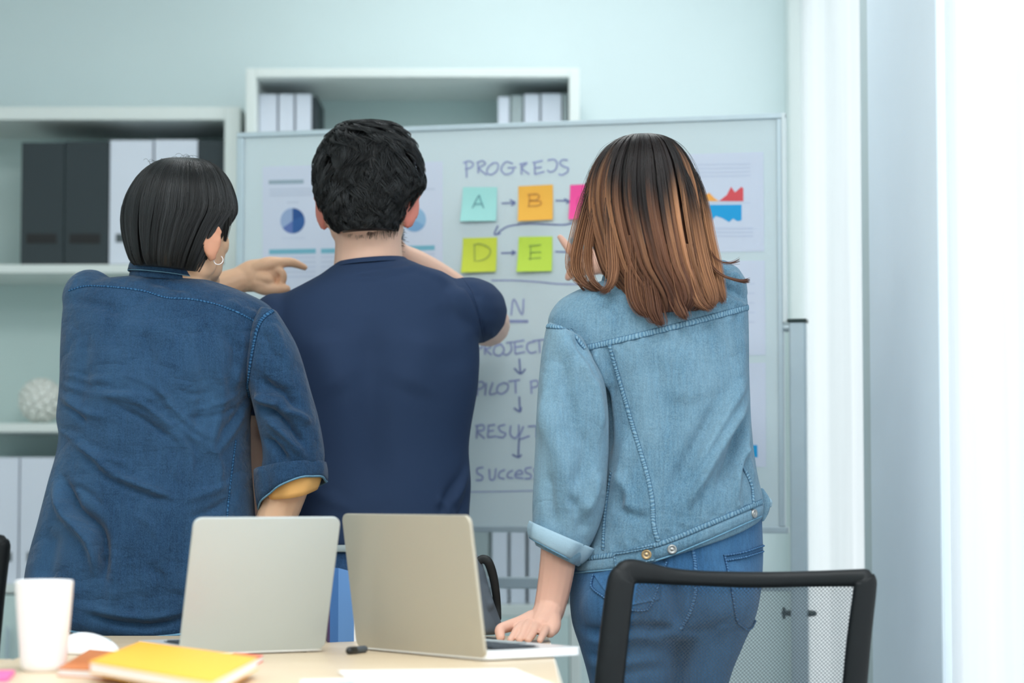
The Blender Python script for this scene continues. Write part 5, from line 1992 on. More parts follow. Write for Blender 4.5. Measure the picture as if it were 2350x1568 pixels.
neckM = [tube([P(845, 500, DMm - 0.01), P(845, 560, DMm), P(846, 620, DMm + 0.005), P(846, 690, DMm)], [0.068, 0.067, 0.072, 0.085], n=24)]
armM = [ptube([(1084, 714, 4.94), (1098, 724, 5.03), (1121, 746, 5.17)], [0.048, 0.052, 0.047]),
        ptube([(1121, 746, 5.17), (1030, 664, 5.10), (960, 610, 5.02), (908, 582, 4.99)], [0.046, 0.040, 0.031, 0.024]),
        ptube([(912, 584, 4.99), (895, 569, 4.985), (880, 560, 4.985)], [0.027, 0.03, 0.026])]
for i in range(4):      # fingers folded against the chin
    armM.append(ptube([(893, 556 + 9 * i, 4.975), (872, 553 + 9 * i, 4.985), (860, 556 + 9 * i, 5.0), (868, 560 + 9 * i, 5.012)], [0.0105, 0.010, 0.009, 0.008]))
armM.append(ptube([(900, 556, 4.995), (886, 545, 5.0), (872, 541, 5.004)], [0.012, 0.011, 0.009]))
armML = [ptube([(628, 755, 4.86), (606, 900, 4.90), (598, 1010, 4.92)], [0.052, 0.047, 0.043]),
         ptube([(598, 1010, 4.92), (606, 1130, 4.88), (618, 1260, 4.80), (625, 1330, 4.77)], [0.043, 0.04, 0.032, 0.027])]
hx, hy_, hd = 628, 1345, 4.765
armML.append(ptube([(625, 1325, 4.77), (628, 1352, 4.765), (630, 1380, 4.765)], [0.026, 0.033, 0.03], flat=((0, 1, 0), 0.6)))
for i in range(4):
    armML.append(ptube([(608 + 14 * i, 1380, 4.765), (606 + 14 * i, 1408, 4.758), (607 + 14 * i, 1432 - 4 * abs(i - 1), 4.765)], [0.0105, 0.0095, 0.008]))
armML.append(ptube([(652, 1355, 4.762), (668, 1380, 4.755), (672, 1405, 4.757)], [0.012, 0.011, 0.009]))
body_m = organic('body', [(head_parts(HM, kM, RM, jaw=1.04, ex=0.087, ez=-0.036, es=1.12) + neckM, 0.0036, 2), (armM, 0.0032, 2), (armML, 0.0032, 2), ([loft(SM[1:-1], DMm, inset=0.034)], 0.012, 2)], skinM, root_m)
tint_ears(body_m, HM, kM, RM, M['ear'], 0.087, -0.036)
add_eyes(HM, kM, RM, body_m)
foldsM = [([(925, 596), (960, 614), (1000, 632), (1030, 650)], 9, 0.004), ([(800, 628), (880, 622), (960, 612), (985, 606)], 5, 0.0025), ([(790, 640), (880, 634), (960, 622)], 6, -0.002),
          ([(1020, 618), (1045, 640), (1062, 665)], 7, -0.005), ([(1000, 622), (1030, 625), (1048, 640)], 7, 0.004),
          ([(1030, 660), (1070, 720), (1088, 790)], 26, 0.006), ([(1000, 700), (1040, 780), (1050, 860)], 40, -0.004),
          ([(855, 720), (850, 900), (850, 1150)], 40, -0.010), ([(740, 760), (760, 850), (790, 900)], 50, 0.006), ([(970, 760), (950, 850), (930, 900)], 50, 0.006),
          ([(1085, 1020), (1060, 1090), (1030, 1120)], 10, -0.003), ([(1078, 1070), (1060, 1120), (1035, 1165)], 8, 0.005), ([(1080, 1100), (1070, 1150), (1052, 1190)], 8, -0.005),
          ([(1045, 1110), (1020, 1150), (1010, 1190)], 9, -0.004), ([(1000, 1140), (1025, 1165), (1040, 1200)], 8, 0.004), ([(700, 1120), (760, 1150), (820, 1170)], 16, 0.003)]
foldsMs = [([(1060, 640), (1085, 660), (1100, 690)], 7, -0.004), ([(1120, 770), (1122, 790), (1118, 800)], 4, -0.006), ([(1128, 758), (1130, 780), (1124, 795)], 4, 0.005), ([(1048, 640), (1075, 668), (1096, 712), (1107, 760), (1113, 796)], 5, -0.005)]
tee, bM = cloth('t_shirt', [loft(SM, DMm, n=56), ptube([(640, 745, 4.865), (618, 830, 4.885), (608, 900, 4.90)], [0.066, 0.066, 0.064]), ptube([(1036, 704, 4.86), (1066, 709, 4.89), (1084, 713, 4.94), (1090, 716, 4.985), (1091, 717, 5.01)], [0.056, 0.066, 0.068, 0.067, 0.064])], 0.0050, M['tee'], root_m, 5, foldsM + foldsMs, 0.0008, 10, 8)
bMs = bM
seam('seam', [bM, bMs], [(1052, 626), (1082, 668), (1098, 715), (1108, 770), (1114, 800)], 0.003, M['tee'], tee, lift=0.0012)
seam('hem_stitch', [bMs], [(1152, 745), (1148, 770), (1135, 785), (1120, 792)], 0.0022, M['tee'], tee, lift=0.0012)
band('neckband', (774, 604, 928, 591, 0.071), (762, 616, 940, 602, 0.078), DMm, 0.0022, M['tee'], tee, n=48)
JM = [loft([(622, 1235, 1070, 1235, 0.112), (615, 1300, 1078, 1300, 0.118), (615, 1360, 1080, 1360, 0.122), (622, 1420, 1075, 1420, 0.12), (635, 1460, 1065, 1460, 0.115)], DMm),
      loft([(630, 1440, 840, 1440, 0.10), (645, 1600, 822, 1600, 0.09), (665, 1850, 800, 1850, 0.066), (680, 2150, 780, 2150, 0.055), (680, 2235, 780, 2235, 0.055)], DMm),
      loft([(855, 1440, 1065, 1440, 0.10), (872, 1600, 1050, 1600, 0.09), (890, 1850, 1025, 1850, 0.066), (905, 2150, 1010, 2150, 0.055), (905, 2235, 1010, 2235, 0.055)], DMm)]
V, Fc, _ = remesh(JM, 0.008, 3)
jm = mesh_obj('jeans', V, Fc, M['denim_jeans2'], root_m)
band('belt', (618, 1248, 1073, 1248, 0.122), (617, 1264, 1074, 1264, 0.123), DMm, 0.003, M['file_grey'], root_m, n=48)
for x in (730, 960):
    shoe(P(x, 2240, DMm), 0.0, M['leather'], root_m)
# stubble on the jaw that shows past the ear, as short hairs
HSm = [(826, 277, 872, 278, 0.010, -0.012), (800, 284, 900, 286, 0.05, -0.014), (776, 299, 920, 300, 0.076, -0.016), (752, 324, 939, 324, 0.094, -0.018), (736, 356, 952, 352, 0.104, -0.02), (731, 396, 963, 392, 0.108, -0.02),
       (732, 436, 962, 430, 0.107, -0.02), (741, 466, 942, 462, 0.104, -0.024), (752, 496, 926, 492, 0.097, -0.028), (766, 520, 914, 514, 0.088, -0.032), (780, 537, 904, 532, 0.08, -0.036)]
hullm = Hull(HSm, DMm, expo=2.3)
eV, eF = loft(HSm, DMm, n=48, m=4, expo=2.3, inset=0.0065)
K_ = 7
NT, PT = 900, 14
RM_ = np.random.default_rng(23)
S_ = NT * PT
tt0 = RM_.uniform(0.0, 0.99, NT) ** 0.9
tth = RM_.uniform(-math.pi - 0.6, 0.6, NT)
up_ = np.clip((0.42 - tt0) / 0.3, 0, 1)
ln_ = 0.085 + 0.05 * RM_.random(NT)
sw_ = 0.16 * np.sin(3.1 * tth + 9 * tt0) + 0.14 * RM_.normal(size=NT) + up_ * (0.45 + 0.25 * RM_.normal(size=NT))
lf_ = (0.006 + 0.010 * RM_.random(NT)) * (1 - 0.45 * np.clip((tt0 - 0.6) / 0.4, 0, 1))
r0 = tt0[:, None] + RM_.normal(size=(NT, PT)) * 0.014
r1 = tth[:, None] + RM_.normal(size=(NT, PT)) * 0.075
kk = np.linspace(0, 1, K_)[None, None, :]
conv = (1 - 0.72 * kk ** 1.2)
tt = np.clip(tt0[:, None, None] + (r0 - tt0[:, None])[:, :, None] * conv + (ln_ * (1 - 0.45 * up_))[:, None, None] * kk, 0, 1.03)
thv = tth[:, None, None] + (r1 - tth[:, None])[:, :, None] * conv + sw_[:, None, None] * kk ** 1.3
off = -0.003 + lf_[:, None, None] * np.sin(math.pi * (0.05 + 0.62 * kk)) + 0.0016 * RM_.random((NT, PT, 1))
fade = np.clip((1.0 - tt0) / 0.12, 0.3, 1)[:, None, None]
Ls = hullm.point(np.minimum(tt, 1.0), thv, off * fade).reshape(S_, K_, 3)
rad = (0.00062 * (1 - 0.8 * np.linspace(0, 1, K_) ** 2))[None, :] * np.ones((S_, 1))
cc_ = np.repeat(np.repeat(black_cols(NT, 7, (0.006, 0.007, 0.008), (0.034, 0.037, 0.040)), PT, 0)[:, None, :], K_, 1)
# nape: sparse hairs running out over the neck
NP_ = 330
nx = RNG.uniform(785, 915, NP_)
NPl = np.zeros((NP_, K_, 3))
for i in range(NP_):
    y0 = 518 + RNG.uniform(-6, 12)
    s = (nx[i] - 846) / 78.0
    d0 = DMm + 0.0 - 0.0665 * math.sqrt(max(0.02, 1 - s * s)) - 0.0035
    ln = RNG.uniform(8, 24)
    for j in range(K_):
        q = j / (K_ - 1)
        NPl[i, j] = P(nx[i] + RNG.uniform(-0.5, 0.5) + 5 * q * math.sin(nx[i] * 0.13), y0 + ln * q, d0 - 0.001 * q)
# stubble
NB = 300
BL_ = np.zeros((NB, K_, 3))
for i in range(NB):
    u = RNG.random()
    lo = np.array((0.052 - 0.006 * u + RNG.normal() * 0.003, 0.012 + 0.05 * u + RNG.normal() * 0.006, -0.045 - 0.05 * u + RNG.normal() * 0.008)) * kM
    p0 = HM + RM @ lo
    for j in range(K_):
        q = j / (K_ - 1)
        BL_[i, j] = p0 + RM @ (np.array((0.012, 0.003, -0.004)) * q)
Ls = np.concatenate((Ls, NPl, BL_))
rad = np.concatenate((rad, np.full((NP_, K_), 0.00017), np.full((NB, K_), 0.0003)))
cc_ = np.concatenate((cc_, np.full((NP_ + NB, K_, 3), 0.03)))
strands('hair', Ls, rad, cc_, M['hair_black'], root_m, (eV, eF, np.full((len(eV), 3), 0.011)))

# ------------------------------------------------------------------ the woman on the right
DW = 4.45
root_w = thing('person', 'person in a washed light denim jacket and jeans, long brown ombre hair, leaning on table', 'person', (P(1540, 1400, DW)[0], DW, 0))
RWm = rot_head(math.radians(-6), 0.05, 0.04)
HW = P(1474, 462, DW)
kW = 0.97
skinW = M['skin_warm']
SW = [(1395, 640, 1600, 618, 0.05, 0.0), (1355, 654, 1690, 628, 0.068, 0.0), (1308, 674, 1708, 650, 0.082, 0.0), (1275, 698, 1715, 682, 0.092, 0.0), (1256, 742, 1718, 722, 0.10, 0.0), (1280, 800, 1719, 780, 0.106, 0.0),
      (1340, 870, 1719, 850, 0.108, 0.0), (1368, 930, 1721, 910, 0.108, 0.0), (1378, 1000, 1724, 970, 0.108, 0.0), (1376, 1080, 1731, 1040, 0.11, 0.0), (1364, 1160, 1740, 1095, 0.114, 0.0), (1340, 1235, 1750, 1135, 0.118, 0.0, 12),
      (1322, 1283, 1754, 1160, 0.118, 0.0, 20), (1312, 1318, 1750, 1186, 0.117, 0.0, 24)]
neckW = [tube([P(1474, 540, DW), P(1478, 600, DW), P(1482, 680, DW)], [0.05, 0.05, 0.06], n=18)]
# leaning arm and the hand flat on the table
armW = [ptube([(1306, 850, 4.392), (1308, 980, 4.39), (1290, 1200, 4.385)], [0.034, 0.038, 0.037]),
        ptube([(1290, 1200, 4.385), (1280, 1290, 4.385), (1271, 1350, 4.39), (1259, 1405, 4.39)], [0.036, 0.0325, 0.0305, 0.028], flat=((0, 1, 0), 0.85))]


def hp(x, y, D, h):
    p = P(x, y, D)
    p[2] = max(p[2], TZ + h)
    return p


armW += [tube([P(1259, 1398, 4.39), P(1252, 1416, 4.375), P(1242, 1431, 4.356)], [0.0275, 0.029, 0.026], n=16, flat=((0, 0.5, 0.85), 0.55)),
         tube([P(1260, 1418, 4.372), P(1266, 1438, 4.345), hp(1262, 1452, 4.33, 0.010)], [0.022, 0.0165, 0.010], n=14),
         tube([P(1232, 1424, 4.372), P(1214, 1430, 4.355)], [0.018, 0.016], n=14)]
fing = [((1207, 1431), (1189, 1444), (1171, 1470), 0.0080), ((1219, 1429), (1206, 1442), (1192, 1475), 0.0086), ((1236, 1431), (1226, 1445), (1212, 1474), 0.0083), ((1256, 1436), (1250, 1449), (1239, 1471), 0.0074)]
for (a, b, c, r) in fing:
    armW.append(tube([hp(*a, 4.352, 0.02), hp(*b, 4.314, 0.019), hp((b[0] + c[0]) / 2, (b[1] + c[1]) / 2, 4.294, 0.013), hp(*c, 4.276, r * 0.85)], [r * 1.2, r * 1.06, r * 0.9, r * 0.74], n=12))
armW.append(tube([P(1222, 1420, 4.372), P(1196, 1430, 4.35), hp(1166, 1438, 4.33, 0.018), hp(1148, 1446, 4.314, 0.014), hp(1149, 1464, 4.296, 0.008)], [0.016, 0.0135, 0.0110, 0.0100, 0.0078], n=12))
# raised right arm pointing across behind the hair
DP = 4.95
armW2 = [ptube([(1650, 665, 4.47), (1640, 680, 4.68), (1580, 700, 4.86)], [0.042, 0.040, 0.036]),
         ptube([(1580, 700, 4.86), (1480, 655, 4.92), (1388, 602, DP)], [0.036, 0.032, 0.024]),
         ptube([(1390, 602, DP), (1362, 600, DP), (1338, 600, DP)], [0.024, 0.028, 0.024], flat=((0, 1, 0), 0.65)),
         ptube([(1345, 592, DP - 0.008), (1322, 586, DP - 0.01), (1303, 566, DP - 0.004), (1285, 544, DP + 0.004)], [0.0125, 0.0115, 0.0092, 0.0062]),
         ptube([(1350, 606, DP - 0.01), (1328, 610, DP - 0.014), (1313, 622, DP - 0.01), (1304, 637, DP - 0.004)], [0.0125, 0.0115, 0.0098, 0.0078]),
         ptube([(1345, 598, DP), (1322, 597, DP - 0.012), (1316, 606, DP - 0.006), (1328, 611, DP)], [0.012, 0.011, 0.009, 0.008]),
         ptube([(1350, 604, DP + 0.006), (1326, 606, DP + 0.008), (1318, 615, DP + 0.012), (1330, 619, DP + 0.012)], [0.012, 0.0105, 0.009, 0.008]),
         ptube([(1354, 612, DP + 0.008), (1334, 618, DP + 0.012), (1328, 626, DP + 0.014), (1338, 628, DP + 0.012)], [0.011, 0.0095, 0.008, 0.007])]
body_w = organic('body', [(head_parts(HW, kW, RWm) + neckW, 0.0036, 2), (armW, 0.0019, 2), (armW2, 0.0028, 2), ([loft(SW[1:-1], DW, inset=0.034)], 0.012, 2)], skinW, root_w)
tint_ears(body_w, HW, kW, RWm, M['ear'])
add_eyes(HW, kW, RWm, body_w)
foldsW = [([(1716, 850), (1690, 905), (1655, 965), (1625, 1020), (1595, 1080)], 13, 0.010), ([(1720, 905), (1690, 960), (1650, 1030), (1610, 1105), (1570, 1170)], 11, 0.012),
          ([(1725, 950), (1700, 1000), (1672, 1070), (1650, 1130)], 14, -0.012), ([(1660, 905), (1620, 980), (1575, 1060), (1530, 1150)], 18, -0.008),
          ([(1724, 945), (1712, 1010), (1692, 1075), (1688, 1145), (1700, 1165)], 8, 0.010), ([(1700, 1020), (1718, 1060), (1730, 1110)], 8, 0.006),
          ([(1440, 1130), (1420, 1165), (1470, 1190), (1490, 1180)], 12, -0.005), ([(1425, 1090), (1440, 1130), (1440, 1180)], 12, 0.005),
          ([(1395, 800), (1400, 860), (1408, 920)], 12, -0.004), ([(1360, 800), (1385, 850), (1396, 900)], 9, 0.008), ([(1350, 830), (1378, 890), (1390, 960), (1392, 1050)], 10, -0.016),
          ([(1660, 640), (1685, 632), (1705, 650)], 8, 0.006), ([(1650, 660), (1690, 668), (1710, 690)], 9, -0.006), ([(1655, 610), (1670, 650), (1690, 690)], 8, -0.005), ([(1640, 690), (1680, 690), (1715, 705)], 7, 0.004),
          ([(1560, 800), (1575, 860), (1570, 930)], 30, 0.004), ([(1500, 820), (1520, 900), (1530, 1000)], 30, -0.004), ([(1700, 760), (1705, 820), (1690, 880)], 14, 0.005), ([(1440, 1000), (1430, 1060), (1412, 1130)], 14, 0.006)]
for k in range(22):     # puckers below the yoke seam and above the hem
    x = 1360 + k * 16.5
    y = float(np.interp(x, [1345, 1500, 1716], [800, 762, 708])) + 14
    foldsW.append(([(x, y - 8), (x - 2, y + 12)], 4.5, 0.0018 if k % 2 else -0.0018))
    x = 1345 + k * 18.2
    y = float(np.interp(x, [1330, 1420, 1520, 1620, 1745], [1283, 1270, 1245, 1205, 1155])) - 14
    foldsW.append(([(x + 3, y - 10), (x - 2, y + 9)], 4.5, 0.0022 if k % 2 else -0.0022))
raised = [ptube([(1640, 668, 4.44), (1645, 668, 4.55), (1640, 685, 4.70), (1596, 702, 4.84)], [0.060, 0.058, 0.055, 0.05])]
jacket, bW = cloth('denim_jacket', [loft(SW, DW, n=72, m=5)] + raised, 0.0038, M['denim_light'], root_w, 3, foldsW, 0.0012, 16, 12)
SWs = [(1258, 738, 1338, 776, 0.052), (1252, 752, 1345, 792, 0.060), (1244, 805, 1364, 828, 0.066), (1237, 870, 1386, 872, 0.068), (1232, 950, 1396, 945, 0.068), (1228, 1030, 1398, 1025, 0.068),
       (1225, 1100, 1394, 1100, 0.068), (1222, 1165, 1384, 1180, 0.066), (1222, 1210, 1362, 1240, 0.062), (1230, 1240, 1336, 1278, 0.055)]
foldsWs = [([(1275, 800), (1300, 880), (1310, 960), (1330, 1030)], 20, -0.007), ([(1330, 800), (1360, 870), (1372, 940), (1375, 1010)], 12, 0.009), ([(1320, 770), (1348, 830), (1370, 880)], 8, -0.008),
           ([(1250, 900), (1270, 1000), (1300, 1100), (1310, 1180)], 24, 0.008), ([(1340, 980), (1340, 1060), (1310, 1130)], 16, -0.007), ([(1260, 1080), (1262, 1150), (1275, 1215)], 12, -0.006),
           ([(1300, 1130), (1330, 1180), (1335, 1230)], 12, -0.006), ([(1370, 1080), (1360, 1140), (1330, 1190)], 12, 0.008), ([(1250, 830), (1252, 920), (1246, 1010)], 14, 0.004)]
slW, bWs = cloth('sleeve', [loft(SWs, 4.392, n=44)], 0.0042, M['denim_light'], jacket, 3, foldsWs, 0.0014, 20, 17)
band('cuff', (1216, 1196, 1360, 1258, 0.062), (1213, 1232, 1328, 1292, 0.060), 4.39, 0.006, M['cuff_light'], jacket, wav=0.004, seed=3, m=7)
band('cuff_fold', (1228, 1226, 1340, 1272, 0.050), (1230, 1252, 1322, 1298, 0.048), 4.388, 0.005, M['denim_light'], jacket, wav=0.002, seed=8, m=7)
band('cuff_edge', (1213, 1232, 1328, 1292, 0.0615), (1214, 1236, 1327, 1296, 0.0612), 4.39, 0.0022, M['frayed'], jacket, wav=0.004, seed=3)
band('collar', (1395, 615, 1560, 606, 0.066), (1382, 650, 1590, 640, 0.085), DW, 0.004, M['denim_light'], jacket, n=48, wav=0.001)
sl = M['seam_light']
seam('seam', [bW], [(1340, 800), (1400, 786), (1500, 762), (1600, 737), (1716, 706)], 0.0125, sl, jacket, lift=0.002)
seam('seam', [bW, bWs], [(1251, 748), (1285, 752), (1312, 760), (1328, 782), (1342, 800)], 0.010, sl, jacket, lift=0.002)
seam('seam', [bW], [(1398, 790), (1415, 850), (1438, 930), (1460, 1005), (1484, 1085), (1497, 1150), (1500, 1205), (1511, 1244)], 0.0095, sl, jacket, lift=0.0018)
seam('seam', [bW], [(1402, 1085), (1392, 1150), (1386, 1210), (1384, 1262)], 0.0080, sl, jacket, lift=0.0018)
seam('seam', [bW], [(1702, 1066), (1716, 1092), (1726, 1120), (1729, 1156)], 0.0085, sl, jacket, lift=0.0018)
seam('hem_seam', [bW], [(1326, 1284), (1420, 1272), (1520, 1246), (1620, 1206), (1748, 1152)], 0.0110, sl, jacket, lift=0.002)
seam('hem_band', [bW], [(1320, 1302), (1420, 1290), (1520, 1266), (1620, 1227), (1748, 1173)], 0.0200, M['denim_light'], jacket, lift=0.0022)
seam('frayed_hem', [bW], [(1318, 1316), (1420, 1305), (1520, 1281), (1620, 1242), (1746, 1185)], 0.003, M['frayed'], jacket, lift=0.0028)
tab = patch('waist_tab', [bW], [(1408, 1270), (1500, 1252), (1504, 1287), (1412, 1305)], M['denim_light'], jacket, lift=0.0042)
for e in ([(1411, 1274), (1455, 1266), (1498, 1256)], [(1415, 1301), (1458, 1293), (1501, 1284)], [(1412, 1273), (1414, 1288), (1416, 1302)]):
    seam('tab_stitch', [bW], e, 0.0032, sl, jacket, lift=0.0062, step=3)
surf_button('button', [bW], 1486, 1273, 0.0094, M['brass'], jacket)
surf_button('button', [bW], 1544, 1261, 0.0088, M['steel'], jacket)
surf_button('button', [bW], 1730, 1188 - 9, 0.0080, M['steel'], jacket)
V, Fc = tube([P(1748, 1128, 4.44), P(1757, 1150, 4.43), P(1755, 1172, 4.43), P(1749, 1190, 4.43)], [0.006, 0.009, 0.0085, 0.006], n=10, flat=((0.6, 1, 0), 0.4))
mesh_obj('side_tab', V, Fc, M['denim_light'], jacket)
V, Fc = tube([P(1752, 1140, 4.47), P(1764, 1152, 4.47), P(1767, 1160, 4.47)], [0.004, 0.007, 0.004], n=8)
mesh_obj('side_tab', V, Fc, M['cuff_light'], jacket)

# jeans
JW = [loft([(1330, 1255, 1748, 1150, 0.10), (1312, 1300, 1750, 1210, 0.108), (1307, 1345, 1752, 1275, 0.114), (1307, 1390, 1748, 1345, 0.116), (1312, 1430, 1738, 1405, 0.112), (1325, 1470, 1720, 1455, 0.10)], DW),
      loft([(1318, 1440, 1565, 1440, 0.098), (1332, 1490, 1563, 1488, 0.096), (1346, 1540, 1560, 1540, 0.092), (1362, 1620, 1548, 1620, 0.085), (1388, 1850, 1520, 1850, 0.062), (1410, 2150, 1500, 2150, 0.05), (1410, 2320, 1500, 2320, 0.048)], DW),
      loft([(1556, 1430, 1728, 1420, 0.098), (1557, 1490, 1702, 1488, 0.095), (1556, 1540, 1680, 1540, 0.09), (1553, 1620, 1664, 1620, 0.084), (1548, 1850, 1655, 1850, 0.062), (1550, 2150, 1636, 2150, 0.05), (1550, 2320, 1636, 2320, 0.048)], DW),
      ellipsoid(P(1440, 1385, 4.40), (0.088, 0.078, 0.085)), ellipsoid(P(1634, 1370, 4.40), (0.084, 0.078, 0.085))]
foldsJ = [([(1545, 1330), (1552, 1400), (1558, 1445)], 12, -0.012), ([(1330, 1440), (1400, 1452), (1480, 1440), (1545, 1452)], 9, -0.007), ([(1335, 1465), (1400, 1475), (1470, 1462), (1540, 1480)], 9, 0.004),
          ([(1340, 1500), (1390, 1508), (1440, 1500)], 8, -0.004), ([(1480, 1450), (1520, 1440), (1550, 1446)], 8, -0.005), ([(1570, 1450), (1620, 1448), (1680, 1420)], 9, -0.005), ([(1360, 1530), (1420, 1525), (1520, 1510)], 9, 0.003),
          ([(1345, 1545), (1420, 1548), (1540, 1530)], 9, -0.003)]
jeans, bJ = cloth('jeans', JW, 0.0055, M['denim_jeans'], root_w, 14, foldsJ, 0.0006, 18, 31)
sj = M['seam_jeans']
for pts in ([(1590, 1262), (1596, 1300), (1596, 1360), (1582, 1410), (1562, 1445)],):
    seam('seam', [bJ], pts, 0.0075, sj, jeans, lift=0.0014)
pk = patch('pocket', [bJ], [(1660, 1270), (1752, 1246), (1748, 1400), (1690, 1430)], M['denim_jeans'], jeans, lift=0.002)
pk = patch('pocket', [bJ], [(1362, 1318), (1530, 1284), (1512, 1376), (1416, 1396)], M['denim_jeans'], jeans, lift=0.002)
for pts in ([(1661, 1276), (1705, 1268), (1750, 1253)], [(1663, 1288), (1705, 1280), (1749, 1266)], [(1662, 1274), (1676, 1340), (1690, 1425)], [(1690, 1428), (1718, 1444), (1738, 1410)],
            [(1363, 1320), (1359, 1348), (1385, 1370), (1416, 1394)], [(1418, 1394), (1470, 1402), (1495, 1385), (1530, 1290)]):
    seam('pocket_stitch', [bJ], pts, 0.0042, sj, jeans, lift=0.0034, step=3)
for x in (1455, 1595):
    shoe(P(x, 2330, DW), 0.0, M['white_shoe'], root_w, ln=0.24)

# long ombre hair
HWs = [(1452, 309, 1494, 308, 0.010, -0.028), (1422, 321, 1524, 317, 0.042, -0.028), (1394, 345, 1551, 338, 0.064, -0.028), (1368, 385, 1576, 376, 0.078, -0.028), (1354, 430, 1592, 422, 0.084, -0.028),
       (1352, 480, 1602, 472, 0.086, -0.028), (1362, 530, 1609, 525, 0.087, -0.03), (1376, 578, 1616, 572, 0.088, -0.034), (1392, 625, 1626, 620, 0.085, -0.04), (1424, 665, 1638, 660, 0.074, -0.052), (1452, 698, 1636, 694, 0.058, -0.066), (1478, 722, 1608, 714, 0.034, -0.085)]
hullw = Hull(HWs, DW, expo=2.1)
eV, eF = loft(HWs, DW, n=48, m=4, expo=2.1, inset=0.006)
DK, BR, HI, TP = (np.array(lin(*v)[:3]) for v in ((34, 27, 27), (102, 65, 48), (200, 144, 102), (76, 45, 36)))


def ombre(t, th, tone, hi):
    """pigment along a strand: dark regrowth, dyed brown, lighter streaks"""
    st = 0.25 + 0.17 * tone
    a = np.clip((t - st) / 0.22, 0, 1)[..., None]
    a = a * a * (3 - 2 * a)
    dyed = BR * (1 - hi[..., None]) + HI * hi[..., None]
    tip = np.clip((t - 0.72) / 0.3, 0, 1)[..., None] * 0.8
    dyed = dyed * (1 - tip) + TP * tip
    return DK * (1 - a) + dyed * a


S_, K_ = 6500, 18
th0 = RNG.uniform(-math.pi - 0.15, 0.15, S_)
NLK = 15.0
lock = np.round(th0 * NLK) / NLK
lk = (lock * NLK)
r_l = np.random.default_rng(77)
tabl = r_l.random(200)
tab2 = r_l.random(200)
li_ = (lk.astype(int) + 100) % 200
t0 = RNG.uniform(0.0, 0.30, S_) ** 1.2
t1 = 0.86 + 0.15 * tabl[li_] + 0.05 * RNG.normal(size=S_)
t1 = np.where(RNG.random(S_) < 0.2, RNG.uniform(0.6, 0.9, S_), t1)
t1 = np.clip(t1, 0.55, 1.0)
kk = np.linspace(0, 1, K_)[None, :]
tt = t0[:, None] + (t1 - t0)[:, None] * kk
thv = th0[:, None] + (lock - th0)[:, None] * 0.7 * np.clip(tt, 0, 1) ** 2 + 0.05 * smooth_noise(lk, 3, 1.3)[:, None] * np.sin(2.6 * tt + 6.28 * tab2[li_][:, None]) + 0.012 * RNG.normal(size=(S_, 1)) * kk
off = 0.001 + 0.004 * RNG.random((S_, 1)) + 0.0065 * tab2[li_][:, None] * np.sin(math.pi * np.clip(tt, 0, 1)) + 0.004 * kk ** 3 * (tabl[li_] - 0.4)[:, None]
Ls = hullw.point(tt, thv, off)
rad = 0.00056 * (1 - 0.7 * kk ** 3) * np.ones((S_, 1))
side = np.clip(np.cos(th0) * 1.1, -1, 1)
tone = (tabl[li_] - 0.5)[:, None] + 0.95 * np.exp(-((th0 + 1.45) / 0.5) ** 2)[:, None] - 0.25 * np.abs(side)[:, None]
hi = np.clip(0.10 + 0.55 * np.clip(side, 0, 1) * (tab2[li_] > 0.25) + 0.35 * np.clip(-side, 0, 1) * (tabl[li_] > 0.4) + 0.5 * (tab2[li_] > 0.82) + 0.12 * RNG.normal(size=S_), 0, 0.95)[:, None] * np.ones((1, K_)) * np.clip(1.25 - tt, 0.2, 1)
cc_ = ombre(tt, thv, tone, hi) * (0.85 + 0.3 * RNG.random((S_, 1, 1))) * (0.55 + 0.65 * r_l.random(200)[li_])[:, None, None]

